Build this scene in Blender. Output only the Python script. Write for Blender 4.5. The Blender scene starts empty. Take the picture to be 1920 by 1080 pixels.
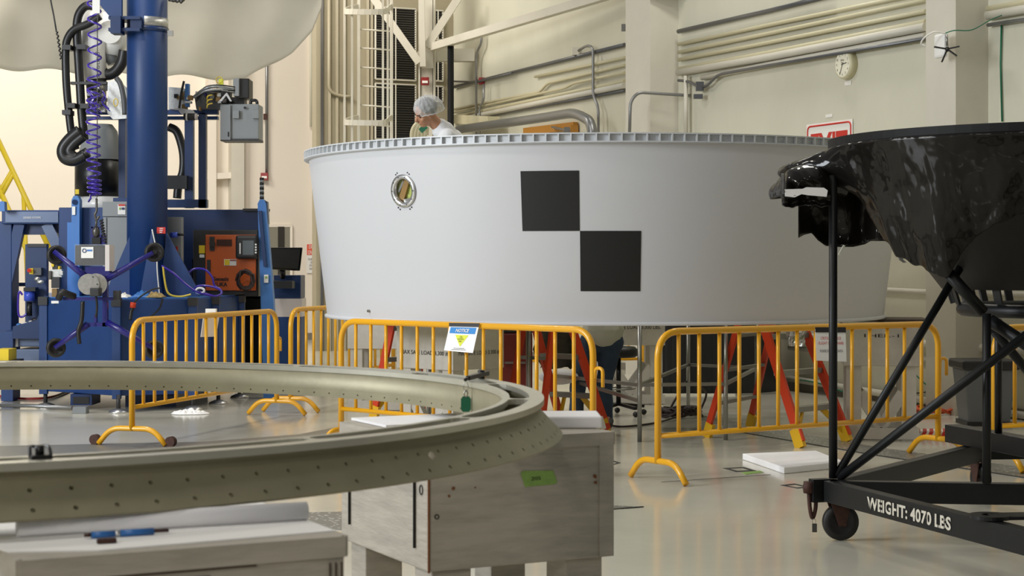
import bpy, bmesh, math, random
from math import sin, cos, pi, radians, sqrt, atan2
from mathutils import Vector, Matrix, noise
random.seed(7)
C = bpy.context.scene.collection
F = 3268.0; HZ = 492.0; CAMZ = 1.58
V = Vector
def P(px, py, Y): return V(((px-960)/F*Y, Y, CAMZ-(py-HZ)/F*Y))
def G(px, py, z=0.0):
    Y = F*(CAMZ-z)/(py-HZ); return V(((px-960)/F*Y, Y, z))
def srgb(h):
    if isinstance(h, str):
        h = h.lstrip('#'); c = [int(h[i:i+2], 16)/255 for i in (0, 2, 4)]
    else: c = [v/255 for v in h]
    return [v/12.92 if v <= .04045 else ((v+.055)/1.055)**2.4 for v in c]+[1.0]
MATS = {}
def mat(name, col, rough=.5, metal=0., var=0., vscale=6., bump=0., bscale=60., alpha=1., spec=.5, coat=0., emit=0., trans=0., col2=None, stretch=(1, 1, 1), vlo=.35, vhi=.65):
    m = bpy.data.materials.new(name); m.use_nodes = True
    nt = m.node_tree; b = nt.nodes['Principled BSDF']
    c = srgb(col)
    b.inputs['Base Color'].default_value = c; b.inputs['Roughness'].default_value = rough
    b.inputs['Metallic'].default_value = metal; b.inputs['Specular IOR Level'].default_value = spec
    b.inputs['Coat Weight'].default_value = coat
    b.inputs['Transmission Weight'].default_value = trans
    b.inputs['Alpha'].default_value = alpha
    tc = None
    if var > 0 or col2 or bump > 0:
        tc = nt.nodes.new('ShaderNodeTexCoord'); mp = nt.nodes.new('ShaderNodeMapping')
        mp.inputs['Scale'].default_value = stretch
        nt.links.new(tc.outputs['Object'], mp.inputs['Vector'])
    if var > 0 or col2:
        n = nt.nodes.new('ShaderNodeTexNoise'); n.inputs['Scale'].default_value = vscale; n.inputs['Detail'].default_value = 6; n.inputs['Roughness'].default_value = .6
        nt.links.new(mp.outputs['Vector'], n.inputs['Vector'])
        r = nt.nodes.new('ShaderNodeValToRGB')
        c2 = srgb(col2) if col2 else [v*(1-var) for v in c[:3]]+[1]
        r.color_ramp.elements[0].position = vlo; r.color_ramp.elements[1].position = vhi
        r.color_ramp.elements[0].color = c2; r.color_ramp.elements[1].color = c
        nt.links.new(n.outputs['Fac'], r.inputs['Fac']); nt.links.new(r.outputs['Color'], b.inputs['Base Color'])
    if bump > 0:
        n2 = nt.nodes.new('ShaderNodeTexNoise'); n2.inputs['Scale'].default_value = bscale; n2.inputs['Detail'].default_value = 4
        nt.links.new(mp.outputs['Vector'], n2.inputs['Vector'])
        bm_ = nt.nodes.new('ShaderNodeBump'); bm_.inputs['Strength'].default_value = bump; bm_.inputs['Distance'].default_value = .01
        nt.links.new(n2.outputs['Fac'], bm_.inputs['Height']); nt.links.new(bm_.outputs['Normal'], b.inputs['Normal'])
    if emit > 0:
        b.inputs['Emission Color'].default_value = c; b.inputs['Emission Strength'].default_value = emit
    MATS[name] = m
    return m
OFF = {}
def props(o, label=None, cat=None, group=None, kind=None):
    if label: o['label'] = label
    if cat: o['category'] = cat
    if group: o['group'] = group
    if kind: o['kind'] = kind
    return o
def thing(name, label, cat, loc=(0, 0, 0), group=None, local=False):
    o = bpy.data.objects.new(name, None); C.objects.link(o)
    o.empty_display_size = .1
    o.location = loc if not local else (0, 0, 0)
    OFF[o.name] = V((0, 0, 0)) if local else V(loc)
    return props(o, label, cat, group)
class MB:
    def __init__(s): s.v = []; s.f = []; s.sm = []
    def add(s, vs, fs, sm=False):
        o = len(s.v); s.v += [V(v) for v in vs]
        s.f += [tuple(i+o for i in f) for f in fs]; s.sm += [sm]*len(fs); return s
    def box(s, c, size, rz=0, M=None):
        x, y, z = [d/2 for d in size]
        vs = [V((a*x, b*y, e*z)) for a in (-1, 1) for b in (-1, 1) for e in (-1, 1)]
        R = M if M else Matrix.Rotation(rz, 3, 'Z')
        vs = [R @ v + V(c) for v in vs]
        return s.add(vs, [(0, 1, 3, 2), (4, 6, 7, 5), (0, 4, 5, 1), (2, 3, 7, 6), (0, 2, 6, 4), (1, 5, 7, 3)])
    def bar(s, p0, p1, w, h, up=(0, 0, 1)):
        p0, p1 = V(p0), V(p1); d = p1-p0; L = d.length
        if L < 1e-6: return s
        d.normalize(); u = V(up)
        if abs(d.dot(u)) > .99: u = V((0, 1, 0))
        r = d.cross(u).normalized(); u = r.cross(d)
        M = Matrix((r, d, u)).transposed()
        return s.box((p0+p1)/2, (w, L, h), M=M)
    def prism(s, poly, z0, z1):
        n = len(poly)
        vs = [V((p[0], p[1], z0)) for p in poly]+[V((p[0], p[1], z1)) for p in poly]
        fs = [tuple(range(n))[::-1], tuple(range(n, 2*n))]+[(i, (i+1) % n, n+(i+1) % n, n+i) for i in range(n)]
        return s.add(vs, fs)
    def slab(s, pts, off):
        n = len(pts); off = V(off); vs = [V(p) for p in pts]+[V(p)+off for p in pts]
        fs = [tuple(range(n)), tuple(range(n, 2*n))[::-1]]+[(i, n+i, n+(i+1) % n, (i+1) % n) for i in range(n)]
        return s.add(vs, fs)
    def tube(s, pts, r, seg=10, closed=False, cap=True):
        pts = [V(p) for p in pts]; n = len(pts)
        rs = r if isinstance(r, (list, tuple)) else [r]*n
        vs = []; u = None
        for i in range(n):
            if closed: t = pts[(i+1) % n]-pts[i-1]
            else: t = pts[min(i+1, n-1)]-pts[max(i-1, 0)]
            if t.length < 1e-9: t = V((0, 0, 1))
            t.normalize()
            if u is None:
                u = t.cross(V((0, 0, 1)))
                if u.length < .05: u = t.cross(V((0, 1, 0)))
            u = (u-t*u.dot(t)).normalized(); w = t.cross(u)
            for k in range(seg):
                a = 2*pi*k/seg; vs.append(pts[i]+(u*cos(a)+w*sin(a))*rs[i])
        fs = []
        m = n if closed else n-1
        for i in range(m):
            j = (i+1) % n
            for k in range(seg):
                k2 = (k+1) % seg; fs.append((i*seg+k, i*seg+k2, j*seg+k2, j*seg+k))
        s.add(vs, fs, True)
        if cap and not closed:
            o = len(s.v)-n*seg
            s.f += [tuple(o+k for k in range(seg))[::-1], tuple(o+(n-1)*seg+k for k in range(seg))]; s.sm += [False, False]
        return s
    def cyl(s, p0, p1, r, r2=None, seg=20): return s.tube([p0, p1], [r, r if r2 is None else r2], seg)
    def lathe(s, prof, c=(0, 0, 0), seg=48, a0=0, a1=2*pi, axis=None, sm=True):
        full = abs(a1-a0-2*pi) < 1e-6; n = len(prof); m = seg if full else seg+1
        R = V((0, 0, 1)).rotation_difference(V(axis)).to_matrix() if axis is not None else Matrix.Identity(3)
        vs = []
        for i in range(m):
            a = a0+(a1-a0)*i/seg
            for r, z in prof: vs.append(R @ V((r*cos(a), r*sin(a), z))+V(c))
        fs = []
        for i in range(seg):
            j = (i+1) % m
            for k in range(n-1): fs.append((i*n+k, j*n+k, j*n+k+1, i*n+k+1))
        return s.add(vs, fs, sm)
    def ell(s, c, r, seg=16, rings=10, M=None):
        vs = []; fs = []; R = M or Matrix.Identity(3)
        for i in range(rings+1):
            t = pi*i/rings
            for k in range(seg):
                a = 2*pi*k/seg; vs.append(R @ V((r[0]*sin(t)*cos(a), r[1]*sin(t)*sin(a), r[2]*cos(t)))+V(c))
        for i in range(rings):
            for k in range(seg):
                k2 = (k+1) % seg; fs.append((i*seg+k, (i+1)*seg+k, (i+1)*seg+k2, i*seg+k2))
        return s.add(vs, fs, True)
    def grid(s, fn, nu, nv, sm=True):
        vs = [fn(i/nu, j/nv) for i in range(nu+1) for j in range(nv+1)]
        fs = [(i*(nv+1)+j, (i+1)*(nv+1)+j, (i+1)*(nv+1)+j+1, i*(nv+1)+j+1) for i in range(nu) for j in range(nv)]
        return s.add(vs, fs, sm)
    def build(s, name, m, parent=None, bevel=0, solid=0, remesh=0, subd=0, label=None, smooth_it=0):
        me = bpy.data.meshes.new(name)
        if parent is not None:
            off = OFF.get(parent.name, V((0, 0, 0)))
        elif s.v:
            xs = [v.x for v in s.v]; ys = [v.y for v in s.v]; zs = [v.z for v in s.v]
            off = V(((min(xs)+max(xs))/2, (min(ys)+max(ys))/2, min(zs)))
        me.from_pydata([v-off for v in s.v], [], s.f)
        me.polygons.foreach_set('use_smooth', s.sm)
        bm = bmesh.new(); bm.from_mesh(me)
        bmesh.ops.remove_doubles(bm, verts=bm.verts, dist=1e-5)
        bmesh.ops.recalc_face_normals(bm, faces=bm.faces)
        bm.to_mesh(me); bm.free()
        me.materials.append(m if not isinstance(m, str) else MATS[m])
        o = bpy.data.objects.new(name, me); C.objects.link(o)
        if parent is not None: o.parent = parent
        else: o.location = off
        OFF[o.name] = off
        if remesh:
            r = o.modifiers.new('r', 'REMESH'); r.mode = 'VOXEL'; r.voxel_size = remesh; r.use_smooth_shade = True
            if smooth_it:
                q = o.modifiers.new('s', 'SMOOTH'); q.iterations = smooth_it; q.factor = .5
        if solid:
            q = o.modifiers.new('t', 'SOLIDIFY'); q.thickness = solid; q.offset = 0
        if bevel:
            q = o.modifiers.new('b', 'BEVEL'); q.width = bevel; q.segments = 2; q.limit_method = 'ANGLE'
        if label: o['label'] = label
        return o
def one(mb, name, m, label, cat, group=None, kind=None, **k):
    return props(mb.build(name, m, None, **k), label, cat, group, kind)
def struct(mb, name, m, parent=None, **k):
    o = mb.build(name, m, parent, **k)
    if parent is None: o['kind'] = 'structure'
    return o
def text(s, name, m, parent, org, right, up, h, w=None, thick=.001, bold=0, shear=0, ext=0, lines=1.0, wrap=None):
    """org = centre of text block; h = cap height of a line; w = total width to fit"""
    cu = bpy.data.curves.new('t', 'FONT'); cu.body = s; cu.size = 1; cu.offset = bold; cu.shear = shear
    cu.align_x = 'CENTER'; cu.space_line = lines; cu.resolution_u = 3
    ob = bpy.data.objects.new('t', cu); C.objects.link(ob)
    dg = bpy.context.evaluated_depsgraph_get(); me = bpy.data.meshes.new_from_object(ob.evaluated_get(dg))
    bpy.data.objects.remove(ob)
    vs = [v.co.copy() for v in me.vertices]; fs = [tuple(p.vertices) for p in me.polygons]
    if not vs: return None
    x0 = min(v.x for v in vs); x1 = max(v.x for v in vs); y0 = min(v.y for v in vs); y1 = max(v.y for v in vs)
    nl = s.count('\n')+1
    sy = h/.7; sx = sy if w is None else w/(x1-x0)
    r = V(right).normalized(); u = V(up).normalized(); n = r.cross(u)
    b = MB(); pts = [V(org)+r*((v.x-(x0+x1)/2)*sx)+u*((v.y-(y0+y1)/2)*sy)+n*thick for v in vs]
    if wrap: pts = [wrap(p) for p in pts]
    b.add(pts, fs)
    return b.build(name, m, parent)
def cr(pts, n=8, closed=False):
    pts = [V(p) for p in pts]; out = []; N = len(pts)
    rng = range(N if closed else N-1)
    for i in rng:
        if closed: a, b, c, d = pts[i-1], pts[i], pts[(i+1) % N], pts[(i+2) % N]
        else: a, b, c, d = pts[max(i-1, 0)], pts[i], pts[i+1], pts[min(i+2, N-1)]
        for k in range(n):
            t = k/n
            out.append(.5*((2*b)+(c-a)*t+(2*a-5*b+4*c-d)*t*t+(3*b-a-3*c+d)*t**3))
    if not closed: out.append(pts[-1])
    return out
def fillet(pts, r, n=6):
    pts = [V(p) for p in pts]; out = [pts[0]]
    for i in range(1, len(pts)-1):
        a, b, c = pts[i-1], pts[i], pts[i+1]
        d1 = (a-b).normalized(); d2 = (c-b).normalized(); q = min(r, (a-b).length*.49, (c-b).length*.49)
        p0 = b+d1*q; p1 = b+d2*q
        for k in range(n+1):
            t = k/n; out.append(p0*(1-t)**2+b*2*t*(1-t)+p1*t*t)
    out.append(pts[-1]); return out
def copytree(o, parent=None):
    c = o.copy(); C.objects.link(c); c.parent = parent
    OFF[c.name] = OFF.get(o.name, V((0, 0, 0)))
    for ch in list(o.children): copytree(ch, c)
    return c
def ang(d): return atan2(d[1], d[0])

# ------------------------------------------------ materials
mat('floor_epoxy', '#d3cfbf', .15, var=.14, vscale=.55, bump=.04, bscale=1.2, spec=.5)
mat('wall_cream', '#d6d3bf', .55, var=.13, vscale=.45, vlo=.3, vhi=.6, stretch=(1, 1, .5))
mat('wall_bright', '#ebe1d2', .6, var=.03, vscale=.4)
mat('steel_cream', '#d2cdbe', .45, var=.06, vscale=2)
mat('beige_panel', '#a69d85', .5, var=.08, vscale=1.5)
mat('pipe_cream', '#cbc3a2', .4)
mat('conduit', '#8f9090', .35, metal=.7)
mat('conduit_dark', '#6b6c6d', .35, metal=.6)
mat('louver', '#2c2b29', .5)
mat('black_post', '#0f0f0f', .6, spec=.25)
mat('red_alarm', '#8e1f1c', .4)
mat('sign_red', '#c8291d', .5)
mat('sign_white', '#efece4', .5)
mat('cloth', '#c4bead', .8, var=.05, vscale=2)
mat('cone_paint', '#c6c7ca', .42, var=.015, vscale=1.2)
mat('cone_rim', '#c3c6c9', .4)
mat('cone_inside', '#7c8a4a', .5)
mat('target_black', '#0d0d0d', .55)
mat('alu', '#c9c9c9', .3, metal=.9)
mat('steel', '#9b9a96', .32, metal=.85)
mat('dark_steel', '#5a5855', .35, metal=.7)
mat('film', '#c3cf72', .4, var=.45, vscale=25)
mat('brown_strap', '#8a6a34', .45)
mat('ring_metal', '#958f74', .5, metal=.35, var=.12, vscale=9, bump=.05, bscale=40)
mat('ring_top', '#cfccbd', .34, metal=.75, var=.08, vscale=9)
mat('yellow_paint', '#e3a513', .32, coat=.3)
mat('stair_yellow', '#e0c22c', .4)
mat('crate_paint', '#b3ac9f', .6, var=.3, vscale=9, bump=.3, bscale=30, stretch=(.5, .5, 3), vlo=.25, vhi=.6)
mat('crate_chip', '#7a4a26', .8)
mat('crate_white', '#c5c0b6', .55, var=.1, vscale=9, bump=.2, bscale=25)
mat('foam', '#f4f3f5', .7)
MATS['foam'].node_tree.nodes['Principled BSDF'].inputs['Subsurface Weight'].default_value = .4
MATS['foam'].node_tree.nodes['Principled BSDF'].inputs['Subsurface Radius'].default_value = (.05, .05, .05)
mat('paper', '#f2f1ef', .7)
mat('black_ink', '#141312', .6)
mat('dark_wood', '#4a3c30', .7)
mat('blue_paint', '#173a70', .45, var=.08, vscale=4)
mat('blue_dark', '#17305c', .35, coat=.2)
mat('blue_grey', '#63708a', .35, metal=.3)
mat('blue_bright', '#130e6a', .4, coat=.25)
mat('blue_light', '#3f77bd', .4)
mat('violet_hose', '#38209a', .25, coat=.5)
mat('rubber', '#171616', .5)
mat('black_hose', '#1d1d1e', .38)
mat('black_plastic', '#161617', .35)
mat('robot_white', '#efeeea', .35, coat=.3)
mat('grey_box', '#84888a', .45)
mat('grey_dark', '#4b4d50', .45)
mat('silver', '#cfcfcc', .35, metal=.8, var=.2, vscale=30)
mat('orange_door', '#c45a1a', .4)
mat('charcoal', '#262628', .45)
mat('ladder_orange', '#cf3d16', .4)
mat('ladder_yellow', '#dfae14', .4)
mat('label_yellow', '#e6c81f', .5)
mat('label_white', '#e9e8e4', .5)
mat('label_blue', '#2f86cf', .5)
mat('label_lime', '#dce23c', .5)
mat('tag_green', '#0e6b4c', .45)
mat('tape_green', '#8fb45c', .6, var=.2, vscale=40)
mat('skin', '#c08a6c', .5)
mat('hair', '#2b1f18', .6)
mat('coat_white', '#e6e6e8', .75, bump=.1, bscale=20)
mat('shirt_pale', '#c6c7bb', .8)
mat('jeans', '#37485f', .85, var=.2, vscale=15)
mat('shoe', '#2c2c2c', .6)
mat('red_brown', '#6e211a', .5)
mat('cable_dark', '#2c1d1a', .5)
mat('cable_orange', '#d0542a', .5)
mat('cable_red', '#a32c2c', .45)
mat('cable_yellow', '#ddc244', .4)
mat('grate', '#8c8b84', .4, metal=.5)
mat('stand_black', '#121314', .45, var=.15, vscale=10, spec=.35)
mat('stand_under', '#1f1e1d', .6, var=.25, vscale=8)
mat('stencil', '#c9c3b4', .6)
mat('rust', '#4a2c22', .7, metal=.2, var=.4, vscale=30)
mat('screen', '#101418', .15)
mat('screen_grey', '#5d6468', .25)
mat('curtain_black', '#1e1e20', .6)
mat('bin_grey', '#6e7276', .5)
mat('orange_wood', '#b67e2e', .5)
mat('clock_face', '#e6e2cc', .4)
mat('clock_rim', '#cfc9a6', .4)
mat('clear', '#e8eaea', .05, alpha=.12)
mat('dark_gap', '#33322e', .8)
mat('filter_blue', '#3f57c8', .3)
mat('tan_rag', '#b39a64', .9, var=.4, vscale=30)
mat('glass_grey', '#8f8b7d', .15)
mat('pink_clean', '#cfc7c4', .5)
# glossy black sheet
m = mat('black_sheet', '#1a1714', .55, var=.45, vscale=3, bump=.3, bscale=9, spec=.06, coat=.45)
nt = m.node_tree; nt.nodes['Principled BSDF'].inputs['Coat Roughness'].default_value = .09
tc = nt.nodes.new('ShaderNodeTexCoord'); nz = nt.nodes.new('ShaderNodeTexNoise'); nz.inputs['Scale'].default_value = 3.2; nz.inputs['Detail'].default_value = 2.5
bp_ = nt.nodes.new('ShaderNodeBump'); bp_.inputs['Strength'].default_value = .9; bp_.inputs['Distance'].default_value = .06
nt.links.new(tc.outputs['Object'], nz.inputs['Vector']); nt.links.new(nz.outputs['Fac'], bp_.inputs['Height']); nt.links.new(bp_.outputs['Normal'], nt.nodes['Principled BSDF'].inputs['Coat Normal'])
# bouffant cap: thin translucent
m = mat('cap_mesh', '#eef0f2', .6, bump=.8, bscale=60)
m.node_tree.nodes['Principled BSDF'].inputs['Alpha'].default_value = .42
# diamond plate
m = mat('plate', '#a5a49e', .35, metal=.6)
nt = m.node_tree; tc = nt.nodes.new('ShaderNodeTexCoord'); ck = nt.nodes.new('ShaderNodeTexVoronoi'); ck.inputs['Scale'].default_value = 28
mx = nt.nodes.new('ShaderNodeValToRGB'); mx.color_ramp.elements[0].position = .18; mx.color_ramp.elements[1].position = .3
mx.color_ramp.elements[0].color = srgb('#f0f0ec'); mx.color_ramp.elements[1].color = srgb('#8e8d86')
nt.links.new(tc.outputs['Object'], ck.inputs['Vector']); nt.links.new(ck.outputs['Distance'], mx.inputs['Fac'])
nt.links.new(mx.outputs['Color'], nt.nodes['Principled BSDF'].inputs['Base Color'])
# ------------------------------------------------ camera, light, world
cam = bpy.data.cameras.new('camera'); co = bpy.data.objects.new('camera', cam); C.objects.link(co)
co.location = (0, 0, CAMZ); co.rotation_euler = (pi/2, 0, 0)
cam.sensor_width = 36; cam.lens = F/1920*36; cam.shift_y = -(540-HZ)/1920; cam.clip_end = 200
cam.dof.use_dof = True; cam.dof.focus_distance = 14.0; cam.dof.aperture_fstop = 9.0
bpy.context.scene.camera = co
sc = bpy.context.scene
sc.view_settings.view_transform = 'Standard'; sc.view_settings.look = 'None'; sc.view_settings.gamma = 1; sc.view_settings.exposure = -.08
w = bpy.data.worlds.new('world'); sc.world = w; w.use_nodes = True
w.node_tree.nodes['Background'].inputs[0].default_value = (.93, .96, 1, 1); w.node_tree.nodes['Background'].inputs[1].default_value = .11
def area(name, loc, tgt, size, power, col, sy=None):
    l = bpy.data.lights.new(name, 'AREA'); l.shape = 'RECTANGLE'; l.size = size; l.size_y = sy or size; l.energy = power; l.color = col
    o = bpy.data.objects.new(name, l); C.objects.link(o); o.location = loc
    o.rotation_euler = (V(tgt)-V(loc)).to_track_quat('-Z', 'Y').to_euler(); return o
warm = (1, .955, .87)
for x, y, p in [(-6, 4, 260), (-6, 11, 300), (-5.5, 18, 300), (1.2, 8, 70), (2.6, 20.3, 190), (1.2, 25, 55), (4.0, 16.5, 110), (-3, -3.5, 200)]:
    area('high_bay_lamp', (x, y, 9.5), (x, y, 0), 1.3, p, warm)
area('ring_fill_light', (-3.5, -3.5, 4.5), (-.5, 5, 1.0), 1.6, 150, warm)  # added fill light behind the camera, set low to reach under the ring
area('bay_lamp_far', (-8.5, 27, 9), (-8, 34, 2), 3, 520, (1, .94, .85))
area('bay_lamp_far', (-4.5, 27, 9), (-5.5, 34, 3), 2.5, 380, (1, .94, .85))
area('side_bay', (-12, 8, 5), (0, 15, 1.6), 4.5, 1450, (.9, .95, 1), 4)

# ------------------------------------------------ setting
W0 = V((4.42, 19.3, 0)); WD = V((-.4315, 1, 0)).normalized(); WN = V((-WD.y, WD.x, 0))  # WN into the room
if WN.dot(V((0, 0, 0))-W0) < 0: WN = -WN
def W(px, py, off=0.0):
    o = W0+WN*off; rx = (px-960)/F     # X = rx*Y
    t = (rx*o.y-o.x)/(WD.x-rx*WD.y); q = o+WD*t
    return V((q.x, q.y, CAMZ-(py-HZ)/F*q.y))
corner = W(850, 492); corner.z = 0
BD = V((-WD.y, WD.x, 0)).normalized()   # along the back wall to the left
if BD.x > 0: BD = -BD
BN = -WD                                # back wall normal towards camera
def plane_pt(o, n, px, py):
    d = V(((px-960)/F, 1, -(py-HZ)/F)); c = V((0, 0, CAMZ)); t = (V(o)-c).dot(n)/d.dot(n); return c+d*t
def B(px, py, off=0.0): return plane_pt(corner+BN*off, BN, px, py)
struct(MB().add([(-40, -6, 0), (40, -6, 0), (40, 60, 0), (-40, 60, 0)], [(0, 1, 2, 3)]), 'floor', 'floor_epoxy')
TOP = 10.5
def wallslab(a, b, th, n, z0=0, z1=TOP):
    q = [a, b, b-n*th, a-n*th]; return MB().prism([(p.x, p.y) for p in q], z0, z1)
struct(wallslab(W0-WD*14, corner+WD*.0, .25, WN), 'wall_right', 'wall_cream')
bl = corner+BD*2.62
struct(wallslab(corner+WN*0, bl, .25, BN), 'wall_back', 'beige_panel')
# side of the panel that ends at the bright bay
far0 = V((-3.95, 35.7, 0)); 
struct(wallslab(far0-BD*1.0, far0+BD*24, .25, BN), 'wall_left', 'wall_bright')
struct(wallslab(W(1500, 500, .03)*1, W(1500, 500, .03), .03, WN) if False else MB().prism([(p.x, p.y) for p in (W0-WD*13.9+WN*.001, corner-WD*.1+WN*.001, corner-WD*.1+WN*.02, W0-WD*13.9+WN*.02)], 0, .1), 'baseboard_right', mat('baseboard', '#7d776c', .6))
fl = far0+BN*.001
struct(MB().prism([(p.x, p.y) for p in (fl-BD*.9, fl+BD*23.9, fl+BD*23.9+BN*.02, fl-BD*.9+BN*.02)], 0, .14), 'baseboard_left', MATS['baseboard'])
# recessed doorway window in far wall (503-547, 423+)
def L(px, py, off=0.0): return plane_pt(far0+BN*off, BN, px, py)
a, b, c, d = L(501, 423, .02), L(546, 423, .02), L(546, 640, .02), L(501, 640, .02)
wn = struct(MB().slab([a, b, V((b.x, b.y, .15)), V((a.x, a.y, .15))], BN*.02), 'door_1', 'glass_grey')
fr = MB()
for p, q in ((a, V((a.x, a.y, .15))), (b, V((b.x, b.y, .15))), (a, b)): fr.bar(p, q, .06, .06)
fr.build('door_frame', 'wall_bright', wn)
MB().slab([L(521, 425, .045), L(533, 425, .045), L(533, 610, .045), L(521, 610, .045)], BN*.01).build('glass_streak', 'dark_steel', wn)
# slight relief columns on bright wall
for x0, x1 in ((385, 400), (428, 452), (596, 603)):
    p0, p1 = L(x0, 0), L(x1, 0)
    n = {385: 1, 428: 2, 596: 3}[x0]
    struct(MB().prism([(q.x, q.y) for q in (p0, p1, p1+BN*.25, p0+BN*.25)], 0, TOP), 'trim_%d' % n, 'steel_cream' if n == 2 else 'wall_bright')
p0, p1 = L(385, 328), L(452, 322)
struct(MB().bar(L(375, 332, .15), L(448, 328, .15), .12, .12), 'trim_4', 'wall_bright')
# dark seam and vertical ribs of the tall beige panel at 602-700
struct(MB().bar(B(604, -30, .03), V((B(604, 0, .03).x, B(604, 0, .03).y, 0)), .05, .04), 'trim_5', 'dark_steel')
k = 6
for x in (618, 632, 646, 690, 697):
    p = B(x, -30, .02); struct(MB().bar(p, V((p.x, p.y, 0)), .05, .05), 'trim_%d' % k, 'beige_panel'); k += 1
# corrugated panel lower right part visible under the cone
# louvres on back wall
def louver(x0, y0, x1, y1, lab):
    c0 = B((x0+x1)/2, y1); t = thing('louver_panel', lab, 'air vent', (c0.x, c0.y, c0.z), 'louvre panels on the back wall')
    a, b, c, d = B(x0, y0, .02), B(x1, y0, .02), B(x1, y1, .02), B(x0, y1, .02)
    a.z = b.z = (a.z+b.z)/2; c.z = d.z = (c.z+d.z)/2
    MB().slab([a, b, c, d], BN*.01).build('backing', 'louver', t)
    m = MB(); n = int((a.z-c.z)/.042)
    for i in range(n):
        z = c.z+(i+.5)*(a.z-c.z)/n
        m.bar(V((a.x, a.y, z))+BN*.03, V((b.x, b.y, z))+BN*.03, .03, .011)
    m.build('slats', 'dark_steel', t)
    m = MB()
    for p, q in ((a, b), (c, d), (b, c), (a, d)): m.bar(p+BN*.03, q+BN*.03, .03, .025)
    mm = (a+b)/2+BN*.04; nn = (c+d)/2+BN*.04; m.bar(mm, nn, .02, .02)
    m.build('frame', 'steel_cream', t)
louver(703, 15, 778, 150, 'dark slatted vent panel behind the ladder, upper one')
louver(703, 158, 778, 262, 'dark slatted vent panel behind the ladder, lower one')
louver(811, 20, 829, 75, 'narrow dark slatted vent panel right of the column, upper one')
louver(811, 113, 829, 152, 'narrow dark slatted vent panel right of the column, middle one')
louver(811, 162, 829, 190, 'narrow dark slatted vent panel just above the capped worker')
# central column with braces
YB = 30.6
def PX(px, py, Y=YB): return P(px, py, Y)
t = thing('braced_column', 'cream steel column with diagonal braces behind the capped worker', 'column', (PX(801, 0).x, YB, 0))
p = PX(801, 0)
MB().box((p.x, YB, 5), (.2, .25, 10)).build('shaft', 'steel_cream', t)
m = MB(); m.box((p.x-.13, YB-.02, 5), (.03, .3, 10)); m.box((p.x+.13, YB-.02, 5), (.03, .3, 10)); m.build('flange', 'steel_cream', t)
MB().bar(PX(697, -8, 30.3), PX(786, 118, 30.3), .1, .13).build('brace', 'steel_cream', t)
MB().bar(PX(862, -8, 30.3), PX(800, 88, 30.3), .1, .13).build('brace', 'steel_cream', t)
MB().bar(PX(790, -8, 30.2), PX(793, 125, 30.2), .1, .1).build('inner_strut', 'steel_cream', t)
MB().slab([PX(778, 100, 30.35), PX(812, 78, 30.35), PX(812, 128, 30.35), PX(792, 128, 30.35)], (0, .02, 0)).build('gusset_plate', 'steel_cream', t)
one(MB().bar(PX(811, 104, 30.9), PX(890, 104, 30.9), .2, .22), 'short_beam', 'steel_cream', 'short cream horizontal beam joining the column to the wall', 'beam')
one(MB().bar(PX(812, 88, 30.3), W(1175, -20, .35), .12, .13), 'sloping_beam', 'steel_cream', 'long cream steel beam running up to the right along the wall', 'beam')
p = PX(845, 84, 29.8)
one(MB().cyl(p, (p.x, p.y, 0), .055), 'black_pipe', 'black_post', 'thick black vertical pipe behind the worker', 'pipe')
# second dark band beside it
# caged ladder
YL = 29.0
t = thing('caged_ladder', 'cream caged wall ladder in front of the dark vents', 'ladder', (P(703, 0, YL).x, YL, 0))
for x, w_ in ((673, .05), (734, .05)):
    p = P(x, -20, YL); MB().box((p.x, YL, p.z/2), (w_, .08, p.z)).build('stile', 'steel_cream', t)
for y in (-14, 20, 57, 92, 128, 163, 199, 235):
    MB().cyl(P(675, y-2, YL), P(732, y+2, YL), .014, seg=8).build('rung', 'steel_cream', t)
for x, dy in ((646, .5), (660, .75), (718, .75), (727, .5)):
    p = P(x, -20, YL-dy); MB().bar(p, V((p.x, p.y, 1.6)), .035, .02).build('cage_strap', 'steel_cream', t)
for y in (18, 226):
    a = P(673, y-6, YL); b = P(734, y-6, YL)
    m = MB(); pts = cr([a, P(647, y+2, YL-.45), P(662, y+4, YL-.8), P(718, y+4, YL-.8), P(728, y-2, YL-.45), b], 5)
    for i in range(len(pts)-1): m.bar(pts[i], pts[i+1], .02, .09)
    m.build('cage_hoop', 'steel_cream', t)
# conduit on the beige panel
one(MB().tube(fillet([B(617, -20, .06), B(617, 172, .06), B(640, 181, .06), B(662, 181, .06)], .2), .03), 'wall_conduit', 'beige_panel', 'beige conduit bending right at the foot beside the caged ladder', 'pipe')
def alarm(p, s, lab):
    t = thing('fire_alarm', lab, 'fire alarm', p)
    MB().box(V(p)+V((0, 0, s/2)), (s, .06, s)).build('housing', 'red_alarm', t, bevel=.01)
    MB().box(V(p)+V((0, -.035, s*.4)), (s*.7, .02, s*.3)).build('strobe_lens', 'sign_white', t)
alarm(PX(797, 160, 30.38), .14, 'red fire alarm with white lens on the braced column')
one(MB().box(W(903, 152, .04), (.1, .1, .12)), 'junction_box', 'red_alarm', 'small dark red junction box on the conduit right of the column', 'box')
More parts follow.
